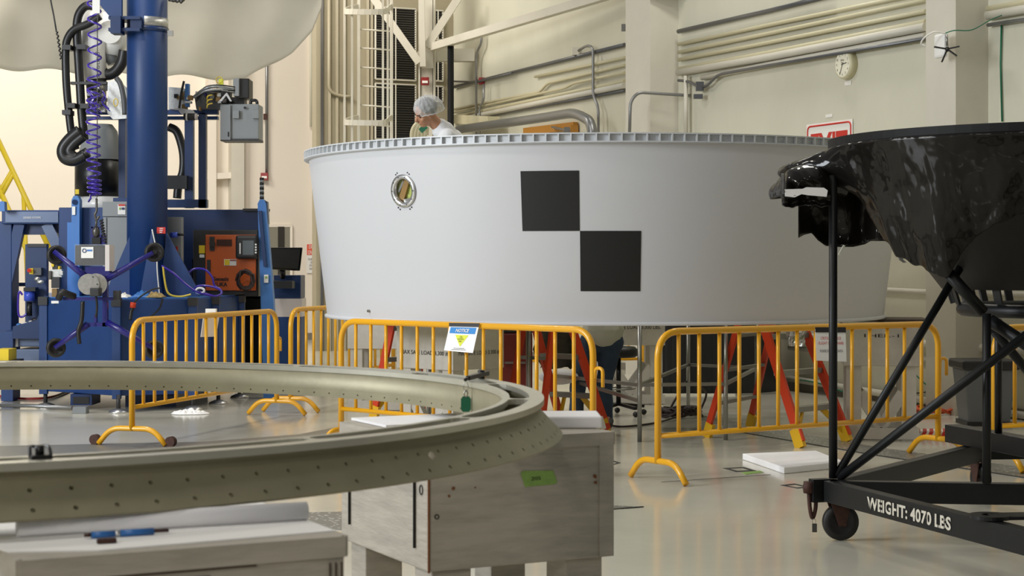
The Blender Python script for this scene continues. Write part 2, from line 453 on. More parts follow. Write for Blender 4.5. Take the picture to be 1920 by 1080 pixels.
# pipes on the right wall: (name, pts px, radius, off, mat, label)
def wpipe(pts, r, off, m, lab, name='wall_pipe', fil=.15, group=None):
    q = [W(x, y, off) for x, y in pts]
    return one(MB().tube(fillet(q, fil), r, 8), name, m, lab, 'pipe', group)
R_ = 'wall pipes'
wpipe([(850, 250), (850, 250)] if False else [(852, 163), (1171, 84)], .03, .05, 'conduit_dark', 'grey conduit sloping up to the big column, highest one left of it')
wpipe([(1003, 144), (1171, 108)], .022, .05, 'pipe_cream', 'thin cream pipe starting at a box left of the big column, upper one')
wpipe([(850, 205), (1013, 172), (1026, 156), (1045, 152), (1171, 122)], .022, .05, 'pipe_cream', 'thin cream pipe with a kink left of the big column')
wpipe([(850, 211), (1060, 165), (1075, 156), (1171, 136)], .022, .07, 'pipe_cream', 'thin cream pipe below the kinked pipe, left of the big column')
wpipe([(850, 219), (1171, 152)], .03, .06, 'pipe_cream', 'cream pipe, second from the bottom left of the big column')
wpipe([(850, 226), (1171, 160)], .045, .07, 'steel_cream', 'wide cream wall rail left of the big column')
wpipe([(850, 229), (1171, 170)], .022, .05, 'conduit_dark', 'grey conduit, lowest line left of the big column')
wpipe([(1272, 59), (1440, 21), (1560, -9)], .032, .06, 'conduit_dark', 'dark grey conduit, highest line right of the big column')
for i, (y0, y1, y2, rr) in enumerate([(83, 47, -14, .026), (98, 63, 0, .026), (112, 80, 21, .026), (130, 99, 41, .032)]):
    wpipe([(1272, y0), (1440, y1), (1736, y2)], rr, .06, 'pipe_cream', 'cream pipe between the two columns, number %s from the top' % ['one', 'two', 'three', 'four'][i])
wpipe([(1272, 136), (1440, 107), (1736, 50)], .05, .07, 'steel_cream', 'wide pale rail under the cream pipes between the columns')
wpipe([(1316, 146), (1440, 121), (1736, 66)], .035, .06, 'steel_cream', 'pale pipe ending at a white fitting, just above the clock')
wpipe([(1272, 151), (1290, 152), (1312, 164), (1325, 162), (1345, 140), (1440, 123), (1736, 72)], .02, .1, 'conduit_dark', 'dark grey conduit with a kink passing over the clock')
wpipe([(1852, 17), (1990, -8)], .032, .06, 'pipe_cream', 'cream pipe right of the router column, upper one')
wpipe([(1852, 29), (1990, 5)], .05, .06, 'steel_cream', 'wide pale rail right of the router column')
wpipe([(1852, 47), (1990, 27)], .02, .06, 'conduit', 'grey conduit right of the router column')
wpipe([(1625, 542), (1745, 548), (1990, 554)], .03, .06, 'steel_cream', 'pale pipe low on the wall behind the black stand, top one')
wpipe([(1450, 628), (1720, 644), (1990, 663)], .045, .08, 'steel_cream', 'thick pale pipe low on the wall behind the fence')
wpipe([(1480, 652), (1715, 671), (1846, 683), (1990, 696)], .03, .07, 'steel_cream', 'pale pipe low on the wall under the thick one')
wpipe([(1470, 708), (1740, 752), (1990, 790)], .04, .07, 'steel_cream', 'pale pipe just above the baseboard')
# bent conduits near column
wpipe([(1085, 95), (1100, 85), (1112, 88), (1112, 180), (1122, 200), (1122, 262)], .022, .12, 'conduit', 'shiny bent conduit dropping down the wall left of the big column', fil=.25)
one(MB().box(W(1079, 96, .08), (.1, .08, .12)), 'junction_box', 'steel_cream', 'cream junction box at the top of the bent conduit', 'box')
one(MB().tube(fillet([W(860, 243, .55), W(1010, 222, .55), W(1078, 211, .55), W(1108, 228, .55), W(1112, 262, .55)], .5), .075, 12), 'large_conduit', 'conduit', 'thick grey conduit curving down just above the cone rim', 'pipe')
wpipe([(893, 262), (893, 100), (903, 80), (903, 62)], .02, .12, 'conduit', 'thin shiny conduit beside the small red box', fil=.2)
wpipe([(899, 262), (899, 200), (907, 190), (907, 158)], .02, .13, 'conduit', 'thin conduit with a kink below the small red box', fil=.2)
wpipe([(808, 151), (893, 154), (960, 137)], .018, .1, 'conduit_dark', 'thin dark conduit from the alarm to the red box')
one(MB().slab([W(850, 215, .38), W(915, 218, .38), W(915, 234, .38), W(850, 232, .38)], -WN*.22), 'cable_box', 'pipe_cream', 'long cream box on the wall right of the worker', 'box')
# orange door frame top
t = thing('door_header', 'amber wooden door frame top with a closer arm, above the rim', 'door', W(1040, 250, .05))
MB().bar(W(985, 247, .06), W(1079, 236, .06), .08, .12).build('frame_head', 'orange_wood', t)
MB().bar(W(1077, 235, .06), W(1077, 300, .06), .12, .1).build('frame_post', 'orange_wood', t)
MB().bar(W(1035, 238, .14), W(1062, 244, .14), .03, .03).build('closer_arm', 'steel', t)
MB().box(W(1064, 244, .12), (.1, .08, .09)).build('closer_body', 'steel', t)
# big wall columns
def wcol(pxw, pxc, pxl, lab, sym=0):
    a = W(pxw, 492); a.z = 0
    rx = (pxc-960)/F; pr = (rx*a.y-a.x)/(WN.x-rx*WN.y); c = a+WN*pr
    rl = (pxl-960)/F; s_ = (rl*c.y-c.x)/(WD.x-rl*WD.y); e = c+WD*s_; g = e-WN*pr
    return one(MB().prism([(p.x, p.y) for p in (a, c, e, g)], 0, TOP), 'wall_column', 'steel_cream', lab, 'column'), a, c, e
o1, ca, cb, cc = wcol(1272, 1219, 1173, 'broad cream column on the wall above the cone rim, with a conduit looped over it')
o2, cd, ce, cf = wcol(1853, 1792, 1736, 'cream column at the upper right carrying the white router')
one(MB().bar(P(1219, 0, 24.1)+V((0, 0, .08)), P(1322, 4, 24.1)+V((0, 0, .1)), .3, .12), 'column_bracket', 'steel_cream', 'cream bracket beam at the top of the broad column', 'beam')
one(MB().tube(fillet([P(1180, 262, 23.7), P(1182, 190, 23.7), P(1196, 173, 23.7), P(1305, 180, 23.9), P(1314, 180, 24)], .35), .022), 'looped_conduit', 'conduit', 'shiny conduit bending over the broad column to a grey box', 'pipe')
t = thing('outlet_box', 'grey outlet box and elbow right of the broad column', 'box', W(1312, 182, .1))
MB().box(W(1312, 162, .12), (.1, .1, .12)).build('box_body', 'grey_dark', t); MB().box(W(1309, 181, .14), (.12, .08, .06)).build('elbow', 'grey_dark', t)
wpipe([(1286, 142), (1286, 262)], .03, .1, 'steel_cream', 'pale vertical pipe beside the broad column')
one(MB().box(W(1169, 52, .3), (.06, .06, .1)), 'clamp_fitting', 'conduit', 'small metal clamp on the left edge of the broad column', 'clamp')
# clock
cp = W(1586, 121, .05); U = V((0, 0, 1)); WR = -WD  # right vector as seen
t = thing('wall_clock', 'round cream wall clock with black numerals high between the columns', 'clock', cp)
MB().lathe([(0, .045), (.15, .045), (.165, .04), (.172, .02), (.172, -.05), (0, -.05)], cp, 40, axis=WN).build('rim', 'clock_rim', t)
MB().lathe([(0, .047), (.148, .047)], cp, 40, axis=WN).build('face', 'clock_face', t)
for i in range(12):
    h = i or 12; a = radians(90-30*i)
    text(str(h), 'numeral', 'black_ink', t, cp+WR*(.118*cos(a))+U*(.118*sin(a))+WN*.048, WR, U, .027, thick=.001)
def hand(a, l, w_, nm):
    a = radians(90-a); d = WR*cos(a)+U*sin(a); MB().bar(cp+WN*.052-d*.02, cp+WN*.052+d*l, w_, .002, up=WN).build(nm, 'black_ink', t)
hand(82, .085, .008, 'hour_hand'); hand(203, .125, .006, 'minute_hand')
text('Safety\nFirst', 'lettering', 'black_ink', t, cp+WN*.048+U*.035, WR, U, .022, thick=.0012)
one(MB().slab([W(1584, 153, .004), W(1596, 151, .004), W(1596, 159, .004), W(1584, 161, .004)], WN*.002), 'small_label', 'sign_white', 'tiny white label stuck below the clock', 'label')
one(MB().slab([W(1548, 215, .004), W(1561, 213, .004), W(1561, 219, .004), W(1548, 221, .004)], WN*.002), 'small_label', 'sign_white', 'tiny white label stuck above the exit sign', 'label')
# exit sign
a, b = W(1513, 235, .01), W(1599, 222, .01)
a.z, b.z = 0, 0; zt = (W(1513, 235).z+W(1599, 222).z)/2; zb = zt-.62*(b-a).length
t = thing('exit_sign', 'white exit sign with red border and red letters half hidden by the rim', 'sign', V(((a.x+b.x)/2, (a.y+b.y)/2, zb)))
def q(u, z): p = a.lerp(b, u); p.z = z; return p
MB().slab([q(0, zt), q(1, zt), q(1, zb), q(0, zb)], WN*.006).build('panel', 'sign_white', t)
m = MB(); e = WN*.008; n_ = (b-a).length
c4 = [q(.03, zt-.03)+e, q(.97, zt-.03)+e, q(.97, zb+.03)+e, q(.03, zb+.03)+e]
m.tube(fillet([c4[0].lerp(c4[1], .5)]+c4[1:]+[c4[0], c4[0].lerp(c4[1], .5)], .06), .011, 6)
m.build('border', 'sign_red', t)
text('EXIT', 'lettering', 'sign_red', t, q(.5, (zt+zb)/2)+WN*.008, WR, U, (zt-zb)*.56, n_*.8, bold=.03)
# router
rp = P(1764, 86, 17.85)
dn = (cc-cb).normalized(); RN = WN
t = thing('wifi_router', 'white router with a black star antenna on the upper right column', 'router', rp-V((0, 0, .13)))
MB().box(rp, (.3-.12, .05, .25), rz=ang(WD)).build('body', 'robot_white', t, bevel=.04)
ap = P(1776, 92, 17.7)
m = MB(); m.ell(ap, (.02, .03, .03))
for x, y in ((1752, 88), (1799, 87), (1794, 105), (1766, 116)): m.bar(ap, P(x, y, 17.65), .015, .02, up=(0, 1, 0))
m.build('antenna', 'black_plastic', t)
MB().cyl(P(1775, 65, 17.75), P(1776, 86, 17.75), .013).build('antenna_lead', 'steel', t)
one(MB().tube(cr([P(1773, 62, 17.7), P(1790, 57, 17.65), P(1822, 56, 17.65), P(1856, 38, 17.7), P(1880, 28, 17.75)], 6), .006, 6), 'thin_cable', 'tag_green', 'thin green cable running from the router to the right', 'cable')
one(MB().tube(cr([P(1736, 86, 17.8), P(1727, 82, 17.8), P(1734, 70, 17.75), P(1752, 60, 17.7), P(1772, 63, 17.7)], 6), .008, 6), 'thin_cable', 'sign_white', 'pale cable looped around the router', 'cable')
one(MB().tube([W(1878, 40, .02), W(1876, 120, .02), W(1879, 228, .02)], .01, 6), 'thin_cable', 'tag_green', 'thin green cable hanging down the wall right of the router column', 'cable')
# pipes on bright wall
for px, y0, y1, lab in ((500, -10, 330, 'thin grey conduit on the bright wall down to a red alarm'), (583, -10, 238, 'pale strip pipe on the bright wall near the beige panel')):
    one(MB().cyl(L(px, y0, .08), L(px, y1, .08), .03, seg=8), 'wall_conduit', 'conduit' if px == 500 else 'wall_cream', lab, 'pipe')
alarm(L(496, 338, .1), .15, 'red fire alarm at the foot of the thin conduit on the bright wall')
one(MB().box(L(498, 219, .1), (.08, .08, .12)), 'junction_box', 'rust', 'small brown-red box midway on the thin conduit', 'box')
# wall notice
a, b, c, d = L(575, 458, .02), L(593, 458, .02), L(593, 512, .02), L(575, 512, .02)
t = thing('wall_notice', 'tall white notice with a red top on the bright wall beside the cone', 'sign', (c+d)/2)
MB().slab([a, b, c, d], BN*.01).build('sheet', 'label_white', t)
e1 = a.lerp(d, .37); e2 = b.lerp(c, .37)
MB().slab([a+BN*.012, b+BN*.012, e2+BN*.012, e1+BN*.012], BN*.004).build('red_header', mat('coral', '#e2634a', .5), t)
text('EXIT\nONLY', 'lettering', 'label_white', t, a.lerp(c, .0)+(c-a)*.0+((a+e2)/2-a)+BN*.018, -BD, U, .08, .16)
text('NO ENTRY\nUSE\nOTHER\nDOOR', 'lettering', 'dark_steel', t, (e1+c)/2+BN*.014, -BD, U, .045, .15)
# yellow stair rails at far left
t = thing('stair_railing', 'yellow stair handrails sloping down behind the blue frame', 'railing', G(30, 650))
for a, b in (((-12, 245), (118, 520)), ((-14, 325), (90, 560))):
    MB().tube([P(*a, 23), P(*b, 23)], .035, 8).build('handrail', 'stair_yellow', t)
for a, b in (((-10, 375), (24, 318)), ((0, 372), (27, 322))):
    MB().tube([P(*a, 23), P(*b, 23)], .03, 8).build('brace', 'stair_yellow', t)
MB().tube([P(44, 365, 23), P(56, 640, 23)], .03, 8).build('post', 'stair_yellow', t)
MB().tube([P(20, 480, 23), P(20, 635, 23)], .03, 8).build('post', 'stair_yellow', t)
# hanging cloth
hem = [(-120, 132), (0, 128), (120, 134), (240, 141), (330, 143), (400, 146), (460, 150), (505, 122), (548, 96), (585, 62), (606, 10), (606, -60)]
def hemy(x):
    for (x0, y0), (x1, y1) in zip(hem, hem[1:]):
        if x0 <= x <= x1: return y0+(y1-y0)*(x-x0)/max(x1-x0, 1e-6)
    return hem[-1][1]
def cl(u, v):
    x = -120+(608+120)*u; yb = hemy(x)+4*sin(x*.05); y = yb+(-90-yb)*v
    Y = 26+.16*sin(x*.016+v*2)+.16*noise.noise(V((x*.008, v*2, 0)))+.035*sin(x*.05-v*3)*(1-v*.5)+.3*v
    return P(x, y, Y)
one(MB().grid(cl, 130, 26), 'hanging_drape', 'cloth', 'large pale fabric drape hanging from above at the upper left', 'curtain', solid=.012)
# floor plates
def fplate(pts, m, name, lab, cat='floor plate', z=.003):
    q = [G(x, y) for x, y in pts]; return one(MB().slab([V((p.x, p.y, .0005)) for p in q], (0, 0, z)), name, m, lab, cat)
fplate([(-60, 838), (380, 829), (560, 815), (640, 800), (640, 818), (430, 845), (0, 862)], 'grate', 'floor_grating', 'grey slotted floor grating behind the metal ring')
fplate([(560, 962), (1142, 948), (1206, 951), (1150, 956), (660, 997), (600, 990)], 'plate', 'floor_grating', 'textured floor plate between the two front crates')
m = MB()
for i, (p, q_) in enumerate([((1150, 955.5), (1206, 951))]): m.bar(G(*p)+V((0, 0, .004)), G(*q_)+V((0, 0, .004)), .015, .004)
one(m, 'floor_slot', 'black_ink', 'thin black slot line in the floor right of the front crate', 'floor slot')
fplate([(1310, 785), (1345, 785), (1640, 838), (1940, 880), (1940, 897), (1630, 852), (1400, 812)], 'plate', 'floor_strip', 'long textured metal strip in the floor under the fences')
m = MB(); m.bar(G(1395, 812)+V((0, 0, .004)), G(1635, 853)+V((0, 0, .004)), .02, .004); m.bar(G(1635, 853)+V((0, 0, .004)), G(1940, 899)+V((0, 0, .004)), .02, .004)
one(m, 'floor_joint', 'dark_gap', 'dark joint line along the textured metal strip', 'floor joint')
m = MB(); m.bar(G(1240, 904)+V((0, 0, .001)), G(1445, 890)+V((0, 0, .001)), .008, .001)
one(m, 'floor_crack', 'dark_gap', 'fine dark joint line in the floor beside the fence foot', 'floor joint')
def target(pts, lab):
    q = [G(x, y) for x, y in pts]; c = sum(q, V())/4; m = MB()
    for i in range(4):
        a, b = q[i], q[(i+1) % 4]; ai, bi = c+(a-c)*.62, c+(b-c)*.62
        m.slab([a, b, bi, ai], (0, 0, .002))
    return one(m, 'floor_marker', 'dark_gap', lab, 'tape mark')
target([(1355, 878), (1380, 885), (1418, 883), (1395, 876)], 'black square tape mark on the floor beside the foam slab')
target([(1463, 910), (1495, 916), (1520, 914), (1490, 907)], 'black square tape mark on the floor left of the black stand')
target([(1130, 868), (1142, 874), (1164, 868), (1150, 864)], 'dark tape mark on the floor right of the front crate')
fplate([(1390, 886), (1425, 883), (1432, 886), (1398, 890)], 'tape_green', 'green_tape', 'small green tape piece on the floor below the foam slab', 'tape', .002)

t = thing('ribbed_duct', 'cream bundle of bent tubes with a green end behind the capped worker', 'pipe', P(786, 262, 27))
for k in range(5): MB().tube(cr([P(772+k*6, 275, 27), P(773+k*6, 245+k, 27), P(785+k*4, 229+k*2, 27), P(800, 233+k*5, 27)], 5), .03, 8).build('tube', 'pipe_cream', t)
MB().bar(P(788, 246, 26.8), P(799, 236, 26.8), .05, .08).build('green_end', 'tag_green', t)
# ------------------------------------------------ the big white cone
CC = V((.853, 16.3, 0)); ZB = 1.08; ZT = 2.59; RB = 2.565; RT = 2.735; ZR = 2.515
def cr_(z): return RB+(RT-RB)*(z-ZB)/(ZR-ZB)
def cone_pt(a, z, off=0): r = cr_(z)+off; return V((CC.x+r*cos(a), CC.y+r*sin(a), z))
def cone_hit(px, py):
    d = V(((px-960)/F, 1, -(py-HZ)/F)); lo, hi = 10.0, CC.y
    for _ in range(60):
        Y = (lo+hi)/2; p = V((0, 0, CAMZ))+d*Y
        if math.hypot(p.x-CC.x, p.y-CC.y) > cr_(p.z): lo = Y
        else: hi = Y
    return atan2(p.y-CC.y, p.x-CC.x), p.z
cone = thing('cone_adapter', 'huge white open cone shell resting on crates, with two black squares', 'spacecraft adapter', (CC.x, CC.y, ZB))
ha, hz = cone_hit(757, 358); HR = .118
N = 240; m = MB(); NZ = 12
# skin with a real hole for the round port
aw = .15/cr_(hz)
def skin_patch(off, flip=False):
    seg = 200; a0 = ha+aw; a1 = ha-aw+2*pi
    m.grid(lambda u, v: cone_pt(a0+(a1-a0)*u, ZB+(ZR-ZB)*v, off), seg, 10)
    for z0, z1 in ((ZB, hz-.16), (hz+.16, ZR)):
        m.grid(lambda u, v: cone_pt(ha-aw+2*aw*u, z0+(z1-z0)*v, off), 8, 4)
    n = 32; vs = []; fs = []
    for k in range(n):
        t = 2*pi*k/n; c, s_ = cos(t), sin(t); q = 1/max(abs(c), abs(s_))
        vs.append(cone_pt(ha+aw*q*c, hz+.16*q*s_, off)); vs.append(cone_pt(ha+HR/cr_(hz)*c, hz+HR*s_, off))
    for k in range(n): fs.append((2*k, 2*((k+1) % n), 2*((k+1) % n)+1, 2*k+1))
    m.add(vs, fs, True)
skin_patch(0); m.build('shell', 'cone_paint', cone)
m = MB(); skin_patch(-.02); m.build('inner_skin', 'cone_inside', cone)
m = MB(); m.lathe([(RB-.05, ZB), (RB+.025, ZB), (RB+.025, ZB+.022), (RB+.0, ZB+.03)], (CC.x, CC.y, 0), 220); m.build('bottom_flange', 'cone_paint', cone)
m = MB(); r0 = RT+.015; r1 = RT+.045
m.lathe([(RT-.06, ZR), (r1, ZR), (r1, ZR+.01), (r0, ZR+.01), (r0, ZT-.01), (r1, ZT-.01), (r1, ZT), (RT-.06, ZT), (RT-.06, ZR)], (CC.x, CC.y, 0), 240, sm=False)
m.build('top_flange', 'cone_rim', cone)
m = MB()
nr = 176
for i in range(nr):
    a = 2*pi*i/nr; m.box((CC.x+(r0+r1)/2*cos(a), CC.y+(r0+r1)/2*sin(a), (ZR+ZT)/2), (r1-r0, .012, ZT-ZR), a)
props(m.build('flange_ribs', 'cone_rim', cone), kind='stuff')
m = MB(); m.lathe([(RT-.02, ZR-.001), (r1-.004, ZR-.001), (r1-.004, ZR-.004), (RT-.03, ZR-.004)], (CC.x, CC.y, 0), 220); m.build('flange_lip', 'cone_paint', cone)
for x0, y0, x1, y1 in ((976, 321, 1087, 433), (1087.5, 433, 1200.5, 546)):
    A0, z0 = cone_hit(x0, y0); A1, z1 = cone_hit(x1, y1); za = cone_hit(x0, y0)[1]; zb_ = cone_hit((x0+x1)/2, y1)[1]
    MB().grid(lambda u, v: cone_pt(A0+(A1-A0)*u, za+(zb_-za)*v, .003), 12, 2).build('black_square', 'target_black', cone)
# port ring
pc = cone_pt(ha, hz); pn = V((cos(ha), sin(ha), -.11)).normalized(); pr_ = V((-sin(ha), cos(ha), 0)); pu = pn.cross(pr_)
if pu.z < 0: pu = -pu
if pr_.x < 0: pr_ = -pr_
prt = MB().lathe([(.098, -.03), (.098, .012), (.115, .016), (.135, .012), (.137, 0), (.125, -.004)], pc, 48, axis=pn).build('port_ring', 'alu', cone)
m = MB()
for k in range(10):
    t = 2*pi*k/10; c = pc+(pr_*cos(t)+pu*sin(t))*.117; m.cyl(c, c+pn*.019, .005, seg=8)
m.build('bolts', 'charcoal', prt)
MB().lathe([(0, -.05), (.108, -.05), (.108, -.02)], pc, 40, axis=pn).build('foil_lining', 'film', cone)
m = MB(); b0 = pc-pn*.035; m.bar(b0-pr_*.06-pu*.07, b0+pr_*.02+pu*.09, .055, .02, up=pn); m.build('brown_strap', 'brown_strap', cone)
m = MB(); m.bar(b0-pr_*.085-pu*.01, b0-pr_*.02+pu*.08, .02, .02, up=pn); m.bar(b0-pr_*.03-pu*.085, b0+pr_*.08-pu*.07, .03, .02, up=pn); m.build('bracket', 'steel', cone)
for sx, sy in ((-.075, .135), (-.058, .148), (.058, .148), (.075, .135), (-.075, -.135), (-.055, -.15), (.055, -.15), (.075, -.135)):
    c = pc+pr_*sx+pu*sy; MB().cyl(c-pn*.002, c+pn*.004, .006, seg=8).build('port_screw', 'charcoal', cone)
A_, z_ = cone_hit(693, 583); c = cone_pt(A_, z_); nn = V((cos(A_), sin(A_), 0))
MB().cyl(c-nn*.005, c+nn*.02, .012, seg=10).build('hoist_bolt', 'steel', cone)
# ------------------------------------------------ crates (work stands)
def crate(name_label, ox, oy, rz, w_, d_, m_='crate_white', zt=1.05, bh=.39, txt=None, group=None, legs=True, front=True):
    """ox,oy = front corner (left end of front face); rz direction of the front face"""
    t = thing('wooden_stand', name_label, 'stand', (ox, oy, 0), group)
    r = V((cos(rz), sin(rz), 0)); b = V((-sin(rz), cos(rz), 0)); o = V((ox, oy, 0))
    c = o+r*w_/2+b*d_/2
    MB().box(c+V((0, 0, zt-bh/2)), (w_, d_, bh), rz).build('box', m_, t, bevel=.006)
    m = MB()   # battens: raised edge strips on the faces
    for u0, v0, u1, v1 in ((0, 0, 0, d_), (0, 0, w_, 0), (w_, 0, w_, d_), (0, d_, w_, d_)):
        m.bar(o+r*u0+b*v0+V((0, 0, zt-.02)), o+r*u1+b*v1+V((0, 0, zt-.02)), .012, .04)
    m.build('top_edge', m_, t)
    L_ = .13
    for u in (.09, w_-.09):
        for v in (.09, d_-.09):
            p = o+r*u+b*v; lg = MB(); lg.box(p+V((0, 0, (zt-bh)/2)), (L_, L_, zt-bh+.002), rz)
            lg.build('leg', m_, t, bevel=.004)
    for v in (.06, d_-.06):
        m = MB(); z0 = .06
        m.box(o+r*w_/2+b*v+V((0, 0, z0+.001)), (w_, .09, .1), rz); m.build('foot_rail', m_, t)
        for s_ in (0, 1):
            u = .14 if s_ == 0 else w_-.14; u2 = w_/2
            MB().bar(o+r*u+b*v+V((0, 0, .42)), o+r*u2+b*v+V((0, 0, .12)), .05, .1).build('brace', m_, t)
    if txt:
        for (face, s_, z, h, wd) in txt:
            if face == 'F': org = o+r*w_/2-b*.002; text(s_, 'stencil_text', 'black_ink', t, org+V((0, 0, z)), r, U, h, wd, thick=.0015)
            else: org = o+b*d_/2-r*.002; text(s_, 'stencil_text', 'black_ink', t, org+V((0, 0, z)), -b, U, h, wd, thick=.0015)
    return t, o, r, b
# front right crate: front corner C, front face towards R
ra = atan2(.286, .564)
T1, o, r, b = crate('large worn white wooden stand in front, with green tape', -.25, 5.17, ra, .635, .704, 'crate_paint')
def f1(px, py, off=.0): return plane_pt(o-b*(.002+off), -b, px, py)
m = MB(); m.slab([f1(976, 888), f1(980, 883), f1(1037, 882), f1(1045, 905), f1(1038, 908), f1(984, 913), f1(981, 902)], -b*.001)
tp = m.build('tape_label', 'tape_green', T1); text('205', 'handwriting', 'black_ink', tp, f1(1005, 897, .003), r, U, .011, .032, thick=.001)
m = MB()
for x, y, s_ in ((1115, 893, 6), (1117, 905, 4), (850, 915, 5), (842, 930, 3), (891, 914, 2), (1090, 805, 0)):
    if s_: m.slab([f1(x+s_*(.5+.5*random.random())*cos(k_*.9), y-s_*(.4+.7*random.random())*sin(k_*.9)) for k_ in range(7)], -b*.0008)
props(m.build('paint_chips', 'crate_chip', T1), kind='stuff')
m = MB(); c = f1(819, 969); m.tube([c+(r*cos(k*pi/8)+U*sin(k*pi/8))*.0065 for k in range(16)], .0014, 6, closed=True); m.build('washer', 'black_ink', T1)
def s1(u, z): return o+b*u-r*.002+V((0, 0, z))
for u in (.09, .62): MB().bar(s1(u, 1.0), s1(u, .72), .004, .012, up=r).build('slot', 'black_ink', T1)
for u in (.045, .6): m = MB(); c = s1(u, .9); m.tube([c+(b*cos(k*pi/8)+U*sin(k*pi/8)*1.3)*.011 for k in range(16)], .0016, 6, closed=True); m.build('washer', 'black_ink', T1)
MB().bar(f1(1137, 812, .002)+U*.0, f1(1137, 1043, .002), .05, .006, up=b).build('corner_strip', 'crate_paint', T1)
MB().bar(f1(804, 835, .002), f1(804, 1075, .002), .006, .003, up=b).build('bare_edge', 'crate_chip', T1)
# left crate
T2, o2_, r2, b2 = crate('white wooden stand at the lower left, its top covered by white paper', -.877, 3.10, ra, .62, .70, 'crate_paint')
def top2(u, v, z=1.05): return o2_+r2*u+b2*v+V((0, 0, z))
one(MB().slab([top2(-.0, .09), top2(.15, .03), top2(.62, .055), top2(.622, .5), top2(.5, .72), top2(-.05, .72), top2(-.05, .3)], (0, 0, .003)), 'paper_sheet', 'paper', 'white paper sheet covering the lower left stand', 'paper')
for k in range(4): MB().bar(o2_-b2*.003+V((0, 0, 1.035-.014*k)), o2_-b2*.003+r2*(.62-.09*k)+V((0, 0, 1.035-.014*k)), .002, .0035).build('plywood_line', 'dark_wood', T2)
for k in range(3): MB().bar(o2_-b2*.003+r2*(.612-.012*k)+V((0, 0, 1.0)), o2_-b2*.003+r2*(.612-.012*k)+V((0, 0, .67)), .003, .002, up=b2).build('plywood_line', 'dark_wood', T2)
# under the cone
ST = 'MAX SAFE LOAD 3,300 #'
rb = radians(-43)
oxL = V((-.5, 14.78, 0))-V((cos(rb), sin(rb), 0))*.7
crate('white wooden stand under the cone behind the notice sign', oxL.x, oxL.y, rb, .7, .63, txt=[('F', ST, .80, .035, .58)], group=None)
# its right hand face text
rr = V((sin(-rb), cos(rb), 0)); cpt = V((-.5, 14.78, 0))+rr*.315+V((.002, -.002, .80))
tt = bpy.data.objects[-1] if False else None
crx = [x for x in bpy.data.objects if x.name.startswith('wooden_stand')][-1]
text('MAX SAFE LOAD 3,300 #', 'stencil_text', 'black_ink', crx, cpt, rr, U, .035, .5, thick=.002)
crate('white wooden stand far left under the cone, beyond the nearer one', -1.75, 18.55, radians(-4), .72, .6, txt=[('F', 'MAX SAFE LOAD 3,300 #', .93, .035, .55)])
crate('white wooden stand far under the cone behind the pale shirt', .98, 19.3, radians(3), .72, .65, txt=[('F', 'MAX SAFE LOAD 3,300 LBS.', .86, .045, .62)])
crate('white wooden stand under the right edge of the cone behind the fence', 2.95, 15.5, radians(-8), .66, .66, txt=[('F', '1HER-1', .93, .03, .3)])
one(MB().box((3.32, 15.85, 1.062), (.86, .72, .022), radians(-8)), 'cover_board', 'dark_wood', 'thin dark board on the stand under the right edge of the cone', 'board')
one(MB().box((-.54, 15.24, 1.062), (.72, .66, .022), radians(-43)), 'foam_pad', 'foam', 'thin white foam pad on the stand behind the notice sign', 'foam pad')
one(MB().box((-1.4, 18.8, 1.062), (.7, .6, .022), radians(-4)), 'foam_pad', 'foam', 'thin white foam pad on the far left stand under the cone', 'foam pad')
one(MB().box((1.33, 19.0, 1.062), (.6, .3, .022), 0), 'foam_pad', 'foam', 'thin white foam pad on the far stand behind the pale shirt', 'foam pad')
# ------------------------------------------------ metal ring
RC = V((-1.74, 5.0, 0)); ZRT = 1.195; ZRB = 1.09
ring = thing('metal_ring', 'big machined metal ring lying on the front stands', 'ring', (RC.x, RC.y, ZRB))
RI = 1.715; A_OFF = radians(-62.5); NR = 18; dA = 2*pi/NR
def rp_(a, r, z): return V((RC.x+r*cos(a), RC.y+r*sin(a), z))
m = MB()
ri0, ri1, ro0, ro1 = RI, 1.733, 1.79, 1.832
th = .016
for i in range(NR):
    a = A_OFF+i*dA; hw = .010  # rib half angle
    # lips
    for (q0, q1) in ((ri0, ri1), (ro0, ro1)):
        prof = [(q0, ZRT-th), (q1, ZRT-th), (q1, ZRT), (q0, ZRT), (q0, ZRT-th)]
        m.lathe(prof, (RC.x, RC.y, 0), 12, a-dA/2, a+dA/2, sm=False)
    # rib top with flared corners
    n = 8
    up = []; lo = []
    for k in range(n+1):
        t = k/n; rr_ = ri1+(ro0-ri1)*t; e = hw*(.5+1.6*(2*t-1)**4)+ (0.006 if t>.8 else 0)
        up.append((rr_, e))
    vs = []
    for rr_, e in up: vs += [rp_(a-e, rr_, ZRT), rp_(a+e, rr_, ZRT), rp_(a-e, rr_, ZRT-th), rp_(a+e, rr_, ZRT-th)]
    fs = []
    for k in range(n):
        o_ = 4*k; fs += [(o_, o_+1, o_+5, o_+4), (o_+2, o_+6, o_+7, o_+3), (o_, o_+4, o_+6, o_+2), (o_+1, o_+3, o_+7, o_+5)]
    m.add(vs, fs)
m.build('top_flange', 'ring_top', ring)
NH = 144; dh = 2*pi/NH
